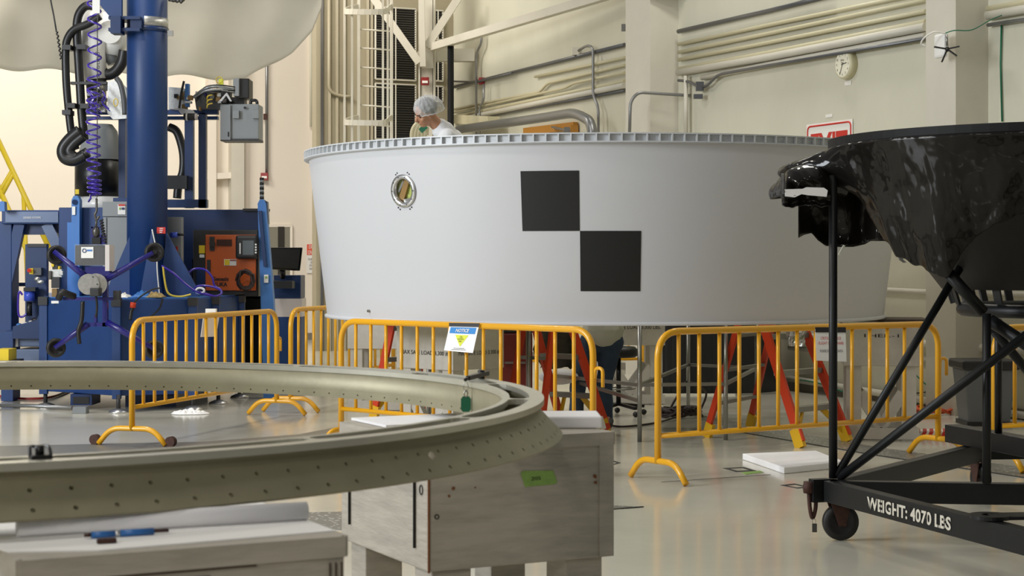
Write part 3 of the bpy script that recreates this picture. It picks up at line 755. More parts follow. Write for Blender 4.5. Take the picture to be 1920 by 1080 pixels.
def holed(fn, nrow, rows, m, offs):
    """rows: list of (v0,v1,holeV); fn(a,v); each angular cell with hole"""
    for i in range(NH):
        for (v0, v1, vc, rad, sh) in rows:
            a0 = i*dh+sh*dh; a1 = a0+dh
            if rad == 0:
                m.add([fn(a0, v0), fn(a1, v0), fn(a1, v1), fn(a0, v1)], [(0, 1, 2, 3)], True); continue
            ac = (a0+a1)/2; n = 12; vs = []
            for k in range(n):
                t = 2*pi*k/n+pi/n; c, s_ = cos(t), sin(t)
                sx = .5*dh/abs(c) if abs(c) > 1e-6 else 1e9; sy = (v1-vc if s_ > 0 else vc-v0)/abs(s_) if abs(s_) > 1e-6 else 1e9
                # ray to rectangle in metric (scaled) space
                kx = 1.86; q = min(.5*dh*kx/abs(c), ((v1-vc) if s_ > 0 else (vc-v0))*LEN/abs(s_))
                vs.append(fn(ac+q*c/kx, vc+q*s_/LEN)); vs.append(fn(ac+rad*c/kx, vc+rad*s_/LEN))
            cs = {}
            fs = [(2*k, 2*((k+1) % n), 2*((k+1) % n)+1, 2*k+1) for k in range(n)]
            # corners
            o_ = len(vs); cc_ = [(a0, v0), (a1, v0), (a1, v1), (a0, v1)]
            for (aa, vv) in cc_:
                vs.append(fn(aa, vv))
                th_ = atan2((vv-vc)*LEN, (aa-ac)*kx) % (2*pi)
                k0 = int((th_-pi/n)//(2*pi/n)) % n
                fs.append((2*k0, len(vs)-1, 2*((k0+1) % n)))
            m.add(vs, fs, False)
LEN = .125
def skirt(a, v):  # v 0 top .. 1 bottom
    z = (ZRT-.012)*(1-v)+ZRB*v; r_ = 1.808+.074*max(0, (v-.12)/.88)**1.15
    if v < .12: r_ = 1.82-.012*v/.12
    return rp_(a, r_, z)
m = MB(); holed(skirt, 0, [(0, .12, 0, 0, 0), (.12, .3, 0, 0, 0), (.3, .62, .47, .0052, 0), (.62, 1, .84, .0052, 0)], m, None)
m.build('outer_skirt', 'ring_metal', ring, solid=.006)
def inner(a, v): return rp_(a, RI+.005, (ZRT-.012)*(1-v)+ZRB*v)
m = MB(); holed(inner, 0, [(0, .7, 0, 0, 0), (.7, 1, .85, .004, 0)], m, None)
m.build('inner_wall', 'ring_metal', ring, solid=.006)
m = MB()
for i in range(NR):
    a = A_OFF+i*dA; m.slab([rp_(a, RI+.005, ZRT-.01), rp_(a, 1.797, ZRT-.014), rp_(a, 1.855, ZRB+.004), rp_(a, RI+.005, ZRB+.004)], V((-sin(a), cos(a), 0))*.01)
props(m.build('ribs', 'ring_metal', ring), kind='stuff')
m = MB(); m.lathe([(RI+.004, ZRB+.006), (1.878, ZRB+.006), (1.878, ZRB), (RI+.004, ZRB), (RI+.004, ZRB+.006)], (RC.x, RC.y, 0), 144, sm=False); m.build('bottom_plate', 'ring_metal', ring)
# round inspection stamp on the skirt
da = None
best = None
for i in range(2000):
    a = -pi/2+i/2000*pi/2; p = skirt(a, .5); x = 960+F*p.x/p.y; y = HZ-(p.z-CAMZ)*F/p.y
    dd = abs(x-806)
    if best is None or dd < best[0]: best = (dd, a)
a = best[1]; c = skirt(a, .55); nrm = V((cos(a), sin(a), -.55)).normalized()
MB().lathe([(0, .005), (.0115, .005), (.0115, .002)], c, 24, axis=V((cos(a), sin(a), .6)).normalized()).build('round_sticker', mat('stamp', '#b9b29c', .5), ring)
# clamps on ring
t = thing('black_clamp', 'black toggle clamp on the near side of the metal ring', 'clamp', (-.925, 3.42, ZRT))
c = V((-.925, 3.42, ZRT)); q_ = (c-RC); q_.z = 0; rd = q_.normalized(); tg = V((-rd.y, rd.x, 0))
MB().box(c+V((0, 0, .004))-rd*.0, (.042, .028, .008), ang(tg)).build('base', 'black_plastic', t, bevel=.002)
for s_ in (-1, 1): MB().tube(cr([c+tg*.02*s_+V((0, 0, .006)), c+tg*.019*s_-rd*.01+V((0, 0, .02)), c+tg*.014*s_-rd*.03+V((0, 0, .022)), c+tg*.01*s_-rd*.055+V((0, 0, .018))], 5), .0035, 8).build('arm', 'black_plastic', t)
MB().cyl(c-rd*.008+V((0, 0, .006)), c-rd*.008+V((0, 0, .026)), .009).build('knob', 'black_plastic', t)
MB().tube(cr([c-tg*.011-rd*.055+V((0, 0, .018)), c-rd*.064+V((0, 0, .018)), c+tg*.011-rd*.055+V((0, 0, .018))], 6), .0035, 8).build('bow', 'black_plastic', t)
c = V((-.102, 5.78, ZRT)); rd = (c-RC); rd.z = 0; rd.normalize()
t = thing('black_clamp', 'black toggle clamp on the far side of the metal ring holding the green tag', 'clamp', c)
MB().cyl(c, c+V((0, 0, .028)), .012).build('knob', 'black_plastic', t)
MB().bar(c+V((.02, .03, .016)), c+V((-.04, -.16, .012)), .014, .014).build('handle', 'black_plastic', t)
MB().cyl(c+V((-.04, -.16, .012)), c+V((-.048, -.19, .008)), .005).build('tip', 'black_plastic', t)
h = c+V((-.046, -.185, .005))
t = thing('green_tag', 'green plastic tag hanging on a wire inside the metal ring', 'tag', h-V((0, 0, .1)))
MB().tube(cr([h, h+V((-.008, 0, -.02)), h+V((0, 0, -.034)), h+V((.008, 0, -.02))], 5, True), .0012, 6, closed=True).build('wire_loop', 'steel', t)
MB().tube(cr([h+V((0, 0, -.03)), h+V((-.006, 0, -.042)), h+V((0, 0, -.052)), h+V((.006, 0, -.042))], 5, True), .0022, 6, closed=True).build('key_ring', 'steel', t)
pts = [(-.016, -.058), (-.010, -.05), (.010, -.05), (.016, -.058), (.016, -.092), (.010, -.1), (-.010, -.1), (-.016, -.092)]
MB().slab([h+V((x, 0, z)) for x, z in pts], (0, .004, 0)).build('tag_plate', 'tag_green', t)
# foam
one(MB().box(V((.135, 5.66, 1.07)), (.30, .22, .038), ra-.45), 'foam_block', 'foam', 'white foam block under the ring on the front stand', 'foam', bevel=.006)
a0 = plane_pt((0, 0, 1.05), V((0, 0, 1)), 28, 1006); a1 = plane_pt((0, 0, 1.05), V((0, 0, 1)), 568, 974)
m = MB(); d = (a1-a0).normalized(); sd = V((-d.y, d.x, 0))
m.tube([a0-sd*.026+V((0, 0, .0215)), a1-sd*.026+V((0, 0, .0215))], .0185, 24)
one(m, 'foam_roll', 'foam', 'white foam roll along the ring edge on the lower left stand', 'foam')
one(MB().box(plane_pt((0, 0, 1.05), V((0, 0, 1)), 840, 792)+V((-.08, .02, .006)), (.4, .3, .008), ra), 'plastic_sheet', 'foam', 'white padded sheet on the front stand inside the ring', 'sheet')
a0 = plane_pt((0, 0, 1.053), V((0, 0, 1)), 158, 1011); a1 = plane_pt((0, 0, 1.053), V((0, 0, 1)), 316, 1001); d = (a1-a0)
t = thing('marker_pen', 'blue pen shaped tool with dark ends on the white paper', 'tool', (a0+a1)/2)
for u0, u1, rr_, mm, nm in ((0, .08, .0035, 'rust', 'tip'), (.08, .36, .0062, 'label_pen', 'grip'), (.36, .42, .0064, 'alu', 'band'), (.42, .82, .0066, 'label_pen', 'barrel'), (.82, 1, .0035, 'rust', 'end_rod')):
    if mm == 'label_pen' and mm not in MATS: mat('label_pen', '#2d6aae', .35)
    MB().cyl(a0+d*u0+V((0, 0, .007)), a0+d*u1+V((0, 0, .007)), rr_).build(nm, mm, t)
c = plane_pt((0, 0, 1.053), V((0, 0, 1)), 200, 1019)
one(MB().box(c+V((0, 0, .005)), (.036, .012, .009), ra-.1), 'small_block', 'rust', 'small dark red block beside the blue tool on the paper', 'block', bevel=.002)
# ------------------------------------------------ fences
def fence_proto(name, label, L_=3.0, h=1.08, n=14, wheels=False, feet=(1, 1), sp=.32):
    t = thing(name, label, 'fence', local=True)
    MB().tube(fillet([(0, 0, .13), (0, 0, h), (L_, 0, h), (L_, 0, .13)], .2, 8), .026, 12).build('frame', 'yellow_paint', t)
    MB().cyl((0, 0, .33), (L_, 0, .33), .02).build('bottom_rail', 'yellow_paint', t)
    bm0 = None
    for i in range(n):
        x = (i+1)*L_/(n+1)
        if bm0 is None:
            bm0 = MB().cyl((0, 0, .33), (0, 0, h), .0155, seg=10).build('bar', 'yellow_paint', t); bm0.location = (x, 0, 0)
        else:
            c = bm0.copy(); C.objects.link(c); c.parent = t; c.location = (x, 0, 0)
    for k, x in enumerate((0, L_)):
        if not feet[k]: continue
        MB().tube(fillet([(x, -sp, 0.015), (x, -sp*.62, .15), (x, sp*.62, .15), (x, sp, .015)], .14, 7), .024, 12).build('foot', 'yellow_paint', t)
        if wheels and k == 0:
            for s_ in (-1, 1):
                wl = MB().cyl((x-.012, s_*.36, .045), (x+.04, s_*.36, .045), .045).build('wheel', 'rust', t)
    m = MB(); m.tube(fillet([(L_+.02, 0, .72), (L_+.02, 0, .8), (L_+.1, 0, .8), (L_+.1, 0, .66)], .05, 5), .014, 8); m.build('hook', 'yellow_paint', t)
    return t
def place(t, a, b, label=None, group='yellow crowd barriers around the cone'):
    a, b = V((a[0], a[1], 0)), V((b[0], b[1], 0)); L_ = (b-a).length
    t.location = a; t.rotation_euler = (0, 0, ang(b-a)); t.scale = (L_/3.0, 1, 1)
    if label: t['label'] = label
    t['group'] = group
fm = fence_proto('barrier_fence', 'yellow tube fence in the middle carrying the notice sign', sp=.2)
place(fm, (-1.46, 14.9), (.6, 12.9))
f0 = f1_ = fence_proto('barrier_fence', 'yellow tube fence on the right carrying the warning sheet'); place(f1_, (1.05, 12.55), (3.46, 14.15), 'yellow tube fence on the right carrying the warning sheet')
f2 = copytree(f0); place(f2, (-2.33, 18.35), (-1.45, 21.3), 'yellow tube fence behind, partly hidden by the left edge of the cone')
f3 = copytree(f0); place(f3, (3.68, 13.3), (6.4, 14.6), 'yellow tube fence at the right edge behind the black stand')
f4 = copytree(f0); place(f4, (-1.2, 21.8), (1.7, 22.6), 'yellow tube fence farthest back, seen under the cone')
f5 = fence_proto('barrier_fence', 'yellow tube fence on the left with small wheels on its foot', wheels=True); place(f5, (-3.27, 15.0), (-2.43, 18.0))
# signs on fences
def hang_sheet(name, label, cat, pa, pb, pc_, pd, strip=True):
    t = thing(name, label, cat, (pc_+pd)/2)
    n = (pb-pa).cross(pd-pa).normalized()
    if n.y > 0: n = -n
    MB().slab([pa, pb, pc_, pd], n*.003).build('sheet', 'paper', t)
    return t, n
YS = 13.9
pa, pb, pc_, pd = P(844, 607, YS), P(899, 608, YS-.22), P(887, 662, YS-.22), P(833, 657, YS)
t, n = hang_sheet('notice_sign', 'white and blue notice sheet hung on the middle yellow fence', 'sign', pa, pb, pc_, pd)
def bil(u, v, e=.004): return (pa*(1-u)+pb*u)*(1-v)+(pd*(1-u)+pc_*u)*v+n*e
rt = (pb-pa).normalized(); up_ = (pa-pd).normalized()
MB().slab([bil(-.02, -.03), bil(1.02, -.03), bil(1.0, .1), bil(0, .1)], n*.004).build('black_tape', 'charcoal', t)
MB().slab([bil(.06, .13), bil(.94, .13), bil(.93, .35), bil(.06, .35)], n*.001).build('blue_header', 'label_blue', t)
text('NOTICE', 'header_text', 'label_white', t, bil(.5, .24, .008), rt, up_, .026, .15, thick=.001, shear=.25, bold=.02)
MB().slab([bil(.27, .4), bil(.73, .4), bil(.52, .82)], n*.001).build('yellow_triangle', 'label_lime', t)
text('FOD\nCONTROL\nAREA', 'triangle_text', 'black_ink', t, bil(.5, .55, .008), rt, up_, .012, .07, thick=.001)
for v, w_ in ((.88, .12), (.93, .16)): MB().bar(bil(.5, v, .005)-rt*w_/2, bil(.5, v, .005)+rt*w_/2, .003, .002, up=n).build('fine_print', 'grey_dark', t)
pa, pb, pc_, pd = P(1528, 617, 13.22), P(1585, 617, 13.28), P(1587, 678, 13.3), P(1531, 676, 13.24)
t, n = hang_sheet('warning_sheet', 'white warning sheet with red text on the right yellow fence', 'sign', pa, pb, pc_, pd)
MB().slab([bil(-.0, -.06), bil(1.0, -.06), bil(1.0, .1), bil(0, .1)], n*.006).build('black_tape', 'charcoal', t)
rt = (pb-pa).normalized(); up_ = (pa-pd).normalized()
text('CRITICAL SPACE\nFLIGHT HARDWARE', 'red_text', 'sign_red', t, bil(.5, .36, .006), rt, up_, .022, .205, thick=.001, lines=1.2)
text('PLEASE DO NOT TOUCH', 'black_text', 'black_ink', t, bil(.5, .68, .006), rt, up_, .02, .185, thick=.001)
pa, pb, pc_, pd = P(382, 587, 16.75), P(412, 586, 17), P(405, 631, 17), P(376, 632, 16.75)
t, n = hang_sheet('blank_sheet', 'plain pale paper sheet hung on the left yellow fence', 'sign', pa, pb, pc_, pd)
MB().bar(bil(.5, .0, .0)+V((-.05, -.03, .01)), bil(.5, 0, 0)+V((.05, -.03, .01)), .07, .06).build('tape_strip', 'label_white', t)
# ------------------------------------------------ ladders
def stepladder(label, f0_, f1__, b0_, b1_, apex, h, nst=4, group='orange step ladders under the cone'):
    """f0,f1 front feet (floor), b0,b1 rear feet, apex centre xyz"""
    t = thing('step_ladder', label, 'ladder', ((f0_[0]+b1_[0])/2, (f0_[1]+b1_[1])/2, 0), group)
    f0_, f1__, b0_, b1_ = [V((p[0], p[1], 0)) for p in (f0_, f1__, b0_, b1_)]
    ap = V(apex); wv = (f1__-f0_)/2*.75
    tf = [ap-wv, ap+wv]; bw = (b1_-b0_)/2*.75; tb = [ap-bw, ap+bw]
    sd = (f1__-f0_).normalized()
    for (p, q) in zip((f0_, f1__), tf):
        MB().bar(p+V((0, 0, .05)), q, .03, .085, up=(b0_-f0_)).build('front_rail', 'ladder_orange', t)
        MB().bar(p, p.lerp(q, .11), .04, .1, up=(b0_-f0_)).build('boot', 'ladder_yellow', t)
    for (p, q) in zip((b0_, b1_), tb):
        MB().bar(p+V((0, 0, .05)), q, .03, .06, up=(b0_-f0_)).build('rear_rail', 'ladder_orange', t)
        MB().bar(p, p.lerp(q, .09), .04, .09, up=(b0_-f0_)).build('boot', 'ladder_yellow', t)
    for i in range(1, nst+1):
        u = i/(nst+.6)
        MB().bar(f0_.lerp(tf[0], u), f1__.lerp(tf[1], u), .09, .045).build('step', 'steel', t)
        MB().bar(b0_.lerp(tb[0], u), b1_.lerp(tb[1], u), .03, .03).build('rear_rung', 'steel', t)
    for s_, (p, q) in enumerate(((f0_, tf[0]), (f1__, tf[1]))):
        u = 1/(nst+.6); a = p.lerp(q, u); c = p.lerp(q, u*.3); mid = (f0_+f1__)/2
        MB().bar(c, (f0_.lerp(tf[0], u)).lerp(f1__.lerp(tf[1], u), .3 if s_ == 0 else .7), .02, .05).build('knee_brace', 'ladder_yellow', t)
    MB().box(ap+V((0, 0, .02)), (.4, .2, .05), ang(sd)).build('top_cap', 'ladder_yellow', t)
    return t
t = stepladder('orange step ladder under the cone left of the standing person', (.87, 15.95), (.47, 16.25), (.25, 15.3), (-.07, 15.62), (.28, 15.8, 1.3), 1.5, 3)
stepladder('orange step ladder behind the stand with the stencilled load text', (-1.38, 17.3), (-1.0, 17.6), (-.85, 16.9), (-.5, 17.3), (-.95, 17.3, 1.42), 1.5, 4)
s_ = (V((.87, 15.95, 0)).lerp(V((.57, 15.67, 1.5)), .6))
MB().slab([P(1081, 650, 15.83), P(1092, 647, 15.83), P(1099, 680, 15.85), P(1088, 684, 15.85)], (0, .004, 0)).build('safety_label', 'label_white', t)
MB().slab([P(1121, 783, 15.83), P(1130, 780, 15.83), P(1137, 803, 15.85), P(1128, 806, 15.85)], (0, .004, 0)).build('sticker', 'label_white', t)
stepladder('orange step ladder with yellow boots behind the right fence', (2.46, 14.84), (2.96, 15.37), (1.76, 15.74), (2.28, 16.7), (2.3, 15.7, 1.42), 1.5, 4)
m = MB()
def foil(u, v):
    a = 2*pi*u; r_ = .1*(1+.35*noise.noise(V((cos(a)*2, sin(a)*2, v*5)))); return V((2.45, 15.0, .86))+V((r_*cos(a)*(.6+.6*v), r_*sin(a)*(.6+.6*v), .3*v))
one(MB().grid(foil, 24, 10, False), 'foil_wrap', mat('foil', '#b9b9b9', .2, metal=.95), 'crumpled silver foil wrapped near the top of the right ladder', 'foil')
# ------------------------------------------------ steel bench legs under the cone
t = thing('steel_bench', 'thin stainless steel bench frame under the middle of the cone', 'bench', (1.6, 16.8, 0))
cs_ = [V((1.124, 15.35, 0)), V((1.86, 18.4, 0)), V((2.5, 17.8, 0)), V((1.9, 15.5, 0))]
for c in cs_: MB().cyl(c, c+V((0, 0, 1.03)), .02).build('leg', 'steel', t)
for i in range(4): MB().bar(cs_[i]+V((0, 0, .5)), cs_[(i+1) % 4]+V((0, 0, .5)), .03, .03).build('rail', 'steel', t)
MB().slab([c+V((0, 0, 1.03)) for c in cs_], (0, 0, .025)).build('top', 'dark_steel', t)
MB().bar(V((.35, 16.4, .52)), cs_[0]+V((0, 0, .5)), .03, .03).build('rail', 'steel', t)
MB().bar(V((.5, 16.9, .46)), cs_[0]+V((0, 0, .36)), .03, .03).build('rail', 'steel', t)
# work platform for the worker
t = thing('work_platform', 'steel work platform inside the cone where the capped worker stands', 'platform', (-.3, 15.5, 0))
MB().box((-.3, 15.7, 1.17), (1.0, 1.1, .04)).build('deck', 'steel', t)
for x, y in ((-.75, 15.7), (.15, 15.65), (-.75, 16.2), (.15, 16.2)): MB().cyl((x, y, 0), (x, y, 1.15), .02).build('leg', 'steel', t)
# stool
sc_ = V((1.1, 18.0, 0)); t = thing('work_stool', 'black padded stool on a five star base under the cone', 'stool', sc_)
MB().lathe([(0, .6), (.17, .6), (.2, .62), (.2, .68), (.17, .71), (0, .715)], sc_, 32).build('seat', 'rubber', t)
MB().cyl(sc_+V((0, 0, .12)), sc_+V((0, 0, .6)), .025).build('column', 'black_plastic', t)
MB().tube([sc_+V((.17*cos(k*pi/12), .17*sin(k*pi/12), .28)) for k in range(24)], .01, 6, closed=True).build('foot_ring', 'steel', t)
for k in range(5):
    a = 2*pi*k/5+.3; d = V((cos(a), sin(a), 0)); MB().bar(sc_+V((0, 0, .12)), sc_+d*.28+V((0, 0, .09)), .04, .03).build('base_arm', 'black_plastic', t)
    MB().ell(sc_+d*.28+V((0, 0, .03)), (.03, .03, .03), 10, 8).build('caster', 'rubber', t)
# black round curtain enclosure
cc_ = V((2.6, 21.3, 0))
def cb(u, v):
    a = pi*1.0+u*pi*1.15; r_ = .72+.012*sin(u*80)
    if u < .35: return V((1.72+u/.35*.9, 20.75+.01*sin(u*200), .02+1.2*v))
    a = -pi/2+(u-.35)/.65*pi*.9; return V((2.62+.66*cos(a), 21.4+.65*sin(a), .02+1.2*v))
one(MB().grid(cb, 90, 4), 'black_screen', 'curtain_black', 'black fabric screen with a rounded end under the cone', 'screen', solid=.02)
# red brown cabinet with black top
t = thing('red_cabinet', 'dark red cabinet under the cone left of the ladder', 'cabinet', (.0, 17.3, 0))
MB().box((.03, 17.3, .46), (.34, .5, .86)).build('body', 'red_brown', t, bevel=.02)
MB().box((.03, 17.3, .95), (.42, .5, .12)).build('lid', 'black_plastic', t, bevel=.02)
MB().box((.03, 17.03, .6), (.2, .03, .02)).build('handle', 'steel', t)
for x in (-.1, .16): MB().cyl((x-.02, 17.15, .04), (x+.02, 17.15, .04), .04).build('caster', 'rubber', t)
# olive box standing in for a crouching figure, and plastic bag
one(MB().grid(lambda u, v: V((.42, 16.8, .93))+V(((.2+.05*noise.noise(V((u*6, v*5, 0))))*math.copysign(abs(cos(2*pi*u))**.6, cos(2*pi*u))*(.75+.25*sin(pi*v)), .12*math.copysign(abs(sin(2*pi*u))**.6, sin(2*pi*u)), -.36*v+.03*noise.noise(V((u*9, v*3, 2))))), 40, 14), 'olive_stand_in', mat('bag', '#3b3527', .8, var=.5, vscale=12), 'dark olive box standing in for a crouching figure behind the ladder', 'bag')
one(MB().ell((.44, 16.45, .5), (.19, .1, .075), 20, 10), 'plastic_bag', 'coat_white', 'crumpled pale plastic bag below the dark olive box', 'bag')
# cables
def coil(c, r_, n, z, rad, name, m_, lab, cat='cable'):
    rnd = random.Random(int(c[0]*100)); pts = []
    for i in range(n*12):
        a = i/12*2*pi; k = r_*(.75+.3*rnd.random()); pts.append((c[0]+k*cos(a), c[1]+k*.9*sin(a), rad+z*rnd.random()))
    return one(MB().tube(cr(pts, 3), rad, 6), name, m_, lab, cat)
cg = G(1275, 782); coil((cg.x, cg.y), .22, 9, .09, .012, 'cable_coil', 'cable_dark', 'heap of dark cable on the floor under the cone')
a = G(1252, 775); b = G(1318, 770)
one(MB().tube(cr([a, a+V((.1, 0, .18)), (a+b)/2+V((.02, 0, .32)), b+V((.03, 0, .2)), b+V((-.02, 0, .02))], 8), .012, 8), 'cable_loop', 'cable_dark', 'dark cable arching above the cable heap', 'cable')
cg = G(1755, 776); coil((cg.x, cg.y), .26, 7, .06, .011, 'cable_coil', 'cable_orange', 'coil of orange cable on the floor by the right wall')
one(MB().tube(cr([G(1120, 790)+V((0, 0, .012)), G(1160, 802)+V((0, 0, .012)), G(1230, 795)+V((0, 0, .012)), G(1275, 785)+V((0, 0, .03))], 8), .01, 8), 'floor_cable', 'cable_dark', 'dark cable on the floor running to the cable heap', 'cable')
# foam slab on floor
one(MB().prism([(p.x, p.y) for p in (G(1470, 889), G(1392, 862), G(1530, 856), G(1583, 877))], .001, .05), 'foam_slab', 'foam', 'white foam slab lying on the floor left of the black stand', 'foam', bevel=.006)
# warning board
t = thing('chevron_board', 'red and white striped board lying behind the right fence', 'board', G(1740, 822))
c = G(1740, 822); MB().box(c+V((0, .1, .035)), (.42, .25, .06)).build('board', 'sign_white', t)
m = MB()
for i in range(-3, 4): m.slab([c+V((i*.06-.02, -.027, .006)), c+V((i*.06+.015, -.027, .006)), c+V((i*.06+.045, -.027, .064)), c+V((i*.06+.01, -.027, .064))], (0, -.002, 0)); m.slab([c+V((i*.06+.01, -.02, .066)), c+V((i*.06+.045, -.02, .066)), c+V((i*.06+.1, .22, .066)), c+V((i*.06+.065, .22, .066))], (0, 0, .002))
m.build('stripes', 'sign_red', t)
# bin
c = G(1858, 800); t = thing('waste_bin', 'grey square waste bin with a black lid by the right wall', 'bin', c)
m = MB(); b0, b1 = .2, .25
vs = [c+V((sx*bb, .25+sy*bb, z)) for z, bb in ((.02, b0), (.55, b1)) for sx, sy in ((-1, -1), (1, -1), (1, 1), (-1, 1))]
m.add(vs, [(0, 1, 2, 3), (4, 5, 6, 7), (0, 1, 5, 4), (1, 2, 6, 5), (2, 3, 7, 6), (3, 0, 4, 7)]); m.build('body', 'bin_grey', t, bevel=.02)
MB().box(c+V((0, .25, .59)), (.56, .56, .09)).build('lid', 'charcoal', t, bevel=.02); MB().box(c+V((0, .25, .02)), (.44, .44, .04)).build('base', 'charcoal', t)
for k_, (q0, q1, q2) in enumerate((((1708, 694), (1745, 728), (1800, 762)), ((1712, 738), (1745, 734), (1775, 728)), ((1500, 712), (1540, 720), (1600, 742)))):
    one(MB().tube(cr([W(*q0, .12), W(*q1, .14), W(*q2, .12)], 6), .008, 6), 'thin_cable', 'tag_green' if k_ != 1 else 'cable_dark', ['thin green cable sagging across the wall behind the right fence', 'short dark cable on the wall behind the right fence', 'thin green cable low on the wall behind the right ladder'][k_], 'cable')
# ------------------------------------------------ black stand with the wrapped cone
st = thing('rolling_stand', 'black rolling steel frame on the right, stencilled with its weight', 'stand', (1.9, 9.6, 0))
zt, zb = .344, .225
c0 = V((1.80, 9.88, 0))
def beam(a, b, z0, z1, w_, name='beam', n=None):
    a = V((a[0], a[1], (z0+z1)/2)); b = V((b[0], b[1], (z0+z1)/2))
    return MB().bar(a, b, w_, z1-z0).build(name, 'stand_black', st, bevel=.004)
bA = V((2.38, 8.11, 0)); dA_ = (bA-c0).normalized(); eA = c0+dA_*3.2
beam(c0, eA, zb, zt, .075, 'front_beam')
beam(c0, (4.6, 9.55), zb, zt, .075, 'cross_beam')
beam(c0, (3.25, 12.0), zb, zt, .075, 'diagonal_beam')
beam((3.02, 11.95), (3.95, 8.6), .35, .47, .12, 'upper_beam')
beam((3.25, 12.0), (4.9, 12.2), zb, zt, .075, 'back_beam')
beam(eA, (4.8, 7.6), zb, zt, .075, 'side_beam')
MB().box(c0+V((-.05, .03, (zt+zb)/2)), (.06, .11, .13), ang(dA_)).build('end_plate', 'stand_black', st)
# lettering
nA = V((-dA_.y, dA_.x, 0)); 
if nA.dot(V((0, 0, 0))-c0) < 0: nA = -nA
def fA(px, py, off=.002): return plane_pt(c0+nA*(.0375+off), nA, px, py)
tl, tr = fA(1626, 943), fA(1783, 974)
cent = (tl+tr)/2; cent.z = (zt+zb)/2
wt = (V((tr.x, tr.y, 0))-V((tl.x, tl.y, 0))).length
lt = text('WEIGHT: 4070 LBS', 'lettering', 'stencil', st, cent, dA_, U, .062, wt, thick=.001, bold=.03)
m = MB()
for k, u in enumerate((.04, .13, .175, .235, .31, .375, .535, .6, .665, .73, .86, .93)): m.slab([cent+dA_*(wt*(u-.5)-.0025)+U*s_*.036+nA*.0025 for s_ in (-1, 1)]+[cent+dA_*(wt*(u-.5)+.0025)+U*s_*.036+nA*.0025 for s_ in (1, -1)], nA*.0005)
props(m.build('stencil_gaps', 'stand_black', st), kind='stuff')
# eye plate
ep = fA(1840, 969, 0); ep.z = zt
pl = V((ep.x+.05, ep.y+.02, zt+.004))
m = MB(); m.lathe([(.042, 0), (.10, 0), (.10, .018), (.042, .018), (.042, 0)], pl, 32, sm=False); m.build('tie_down_eye', 'stand_black', st)
beam(pl, pl+V((.9, .1, 0)), zt+.004, zt+.02, .16, 'eye_plate')
# caster
def caster(p, yaw, r_=.105):
    w_ = .05; ax = V((cos(yaw), sin(yaw), 0)); c = V((p.x, p.y, r_))
    wh = MB().lathe([(.02, -w_/2), (r_*.62, -w_/2), (r_*.68, -w_/2-.004), (r_*.97, -w_/2+.004), (r_, 0), (r_*.97, w_/2-.004), (r_*.68, w_/2+.004), (r_*.62, w_/2), (.02, w_/2)], c, 36, axis=ax).build('caster_wheel', 'rubber', st)
    MB().cyl(c-ax*.045, c+ax*.045, .018).build('axle', 'rust', wh)
    m = MB(); d = V((-ax.y, ax.x, 0))
    for s_ in (-1, 1): m.slab([c+ax*.04*s_+d*-.02+V((0, 0, -.02)), c+ax*.04*s_+d*.02+V((0, 0, -.02)), c+ax*.04*s_+d*.07+V((0, 0, .12)), c+ax*.04*s_-d*.05+V((0, 0, .12))], ax*.006*s_)
    m.box(c+V((0, 0, .122))+d*.01, (.09, .13, .01), yaw); m.build('caster_fork', 'rust', st)
wp = G(1577, 1014); caster(V((wp.x, wp.y+.02, 0)), radians(80)+pi/2*1.0-1.3)
caster(V((4.4, 9.6, 0)), .3); caster(V((3.2, 11.9, 0)), .3); caster(V((eA.x-.1, eA.y+.2, 0)), .3)
# shackle and tag
sh = c0+V((-.115, .02, .29)); MB().cyl(sh+V((-.03, 0, .01)), sh+V((.07, 0, .01)), .022, seg=12).build('pin', 'rust', st)
MB().tube(cr([sh+V((0, 0, .0)), sh+V((.005, -.01, -.1)), sh+V((.02, -.01, -.16)), sh+V((.04, 0, -.1)), sh+V((.04, 0, 0))], 6), .012, 8).build('shackle', 'rust', st)
MB().cyl(sh+V((0, 0, -.02)), sh+V((0, 0, .045)), .03).build('collar', 'rust', st)
MB().box(sh+V((.03, -.02, -.215)), (.028, .004, .05)).build('shackle_tag', 'dark_steel', st, bevel=.002)
MB().tube([sh+V((.027+.01*cos(k*pi/6), -.02, -.178+.014*sin(k*pi/6))) for k in range(12)], .0015, 6, closed=True).build('tag_ring', 'steel', st)
# upright poles and braces
KC = V((3.35, 10.5, 0))
def pole(p, q, r_=.024, name='pole'): MB().cyl(p, q, r_, seg=14).build(name, 'stand_black', st)
pole(P(1562, 897, 9.93), P(1562, 330, 10.2), .0245)
pole(P(1850, 906, 9.72), P(1850, 588, 9.72), .0245)
pole(P(1872, 840, 11.4), P(1872, 600, 11.0), .024)
pole(P(1568, 893, 9.93), P(1822, 465, 10.15), .0235, 'brace')
pole(P(1572, 897, 9.93), P(1990, 578, 9.5), .026, 'brace')
pole(P(1778, 512, 9.75), P(1843, 585, 9.8), .034, 'brace')
pole(P(1856, 600, 9.8), P(1990, 690, 9.6), .036, 'brace')
pole(P(1862, 618, 9.85), P(1980, 760, 10.2), .026, 'brace')
m = MB(); HC = V((3.42, 10.35, 1.3)); m.tube([HC+V((.72*cos(k*pi/24), .72*sin(k*pi/24), 0)) for k in range(48)], .04, 10, closed=True); m.build('hub_ring', 'stand_black', st)
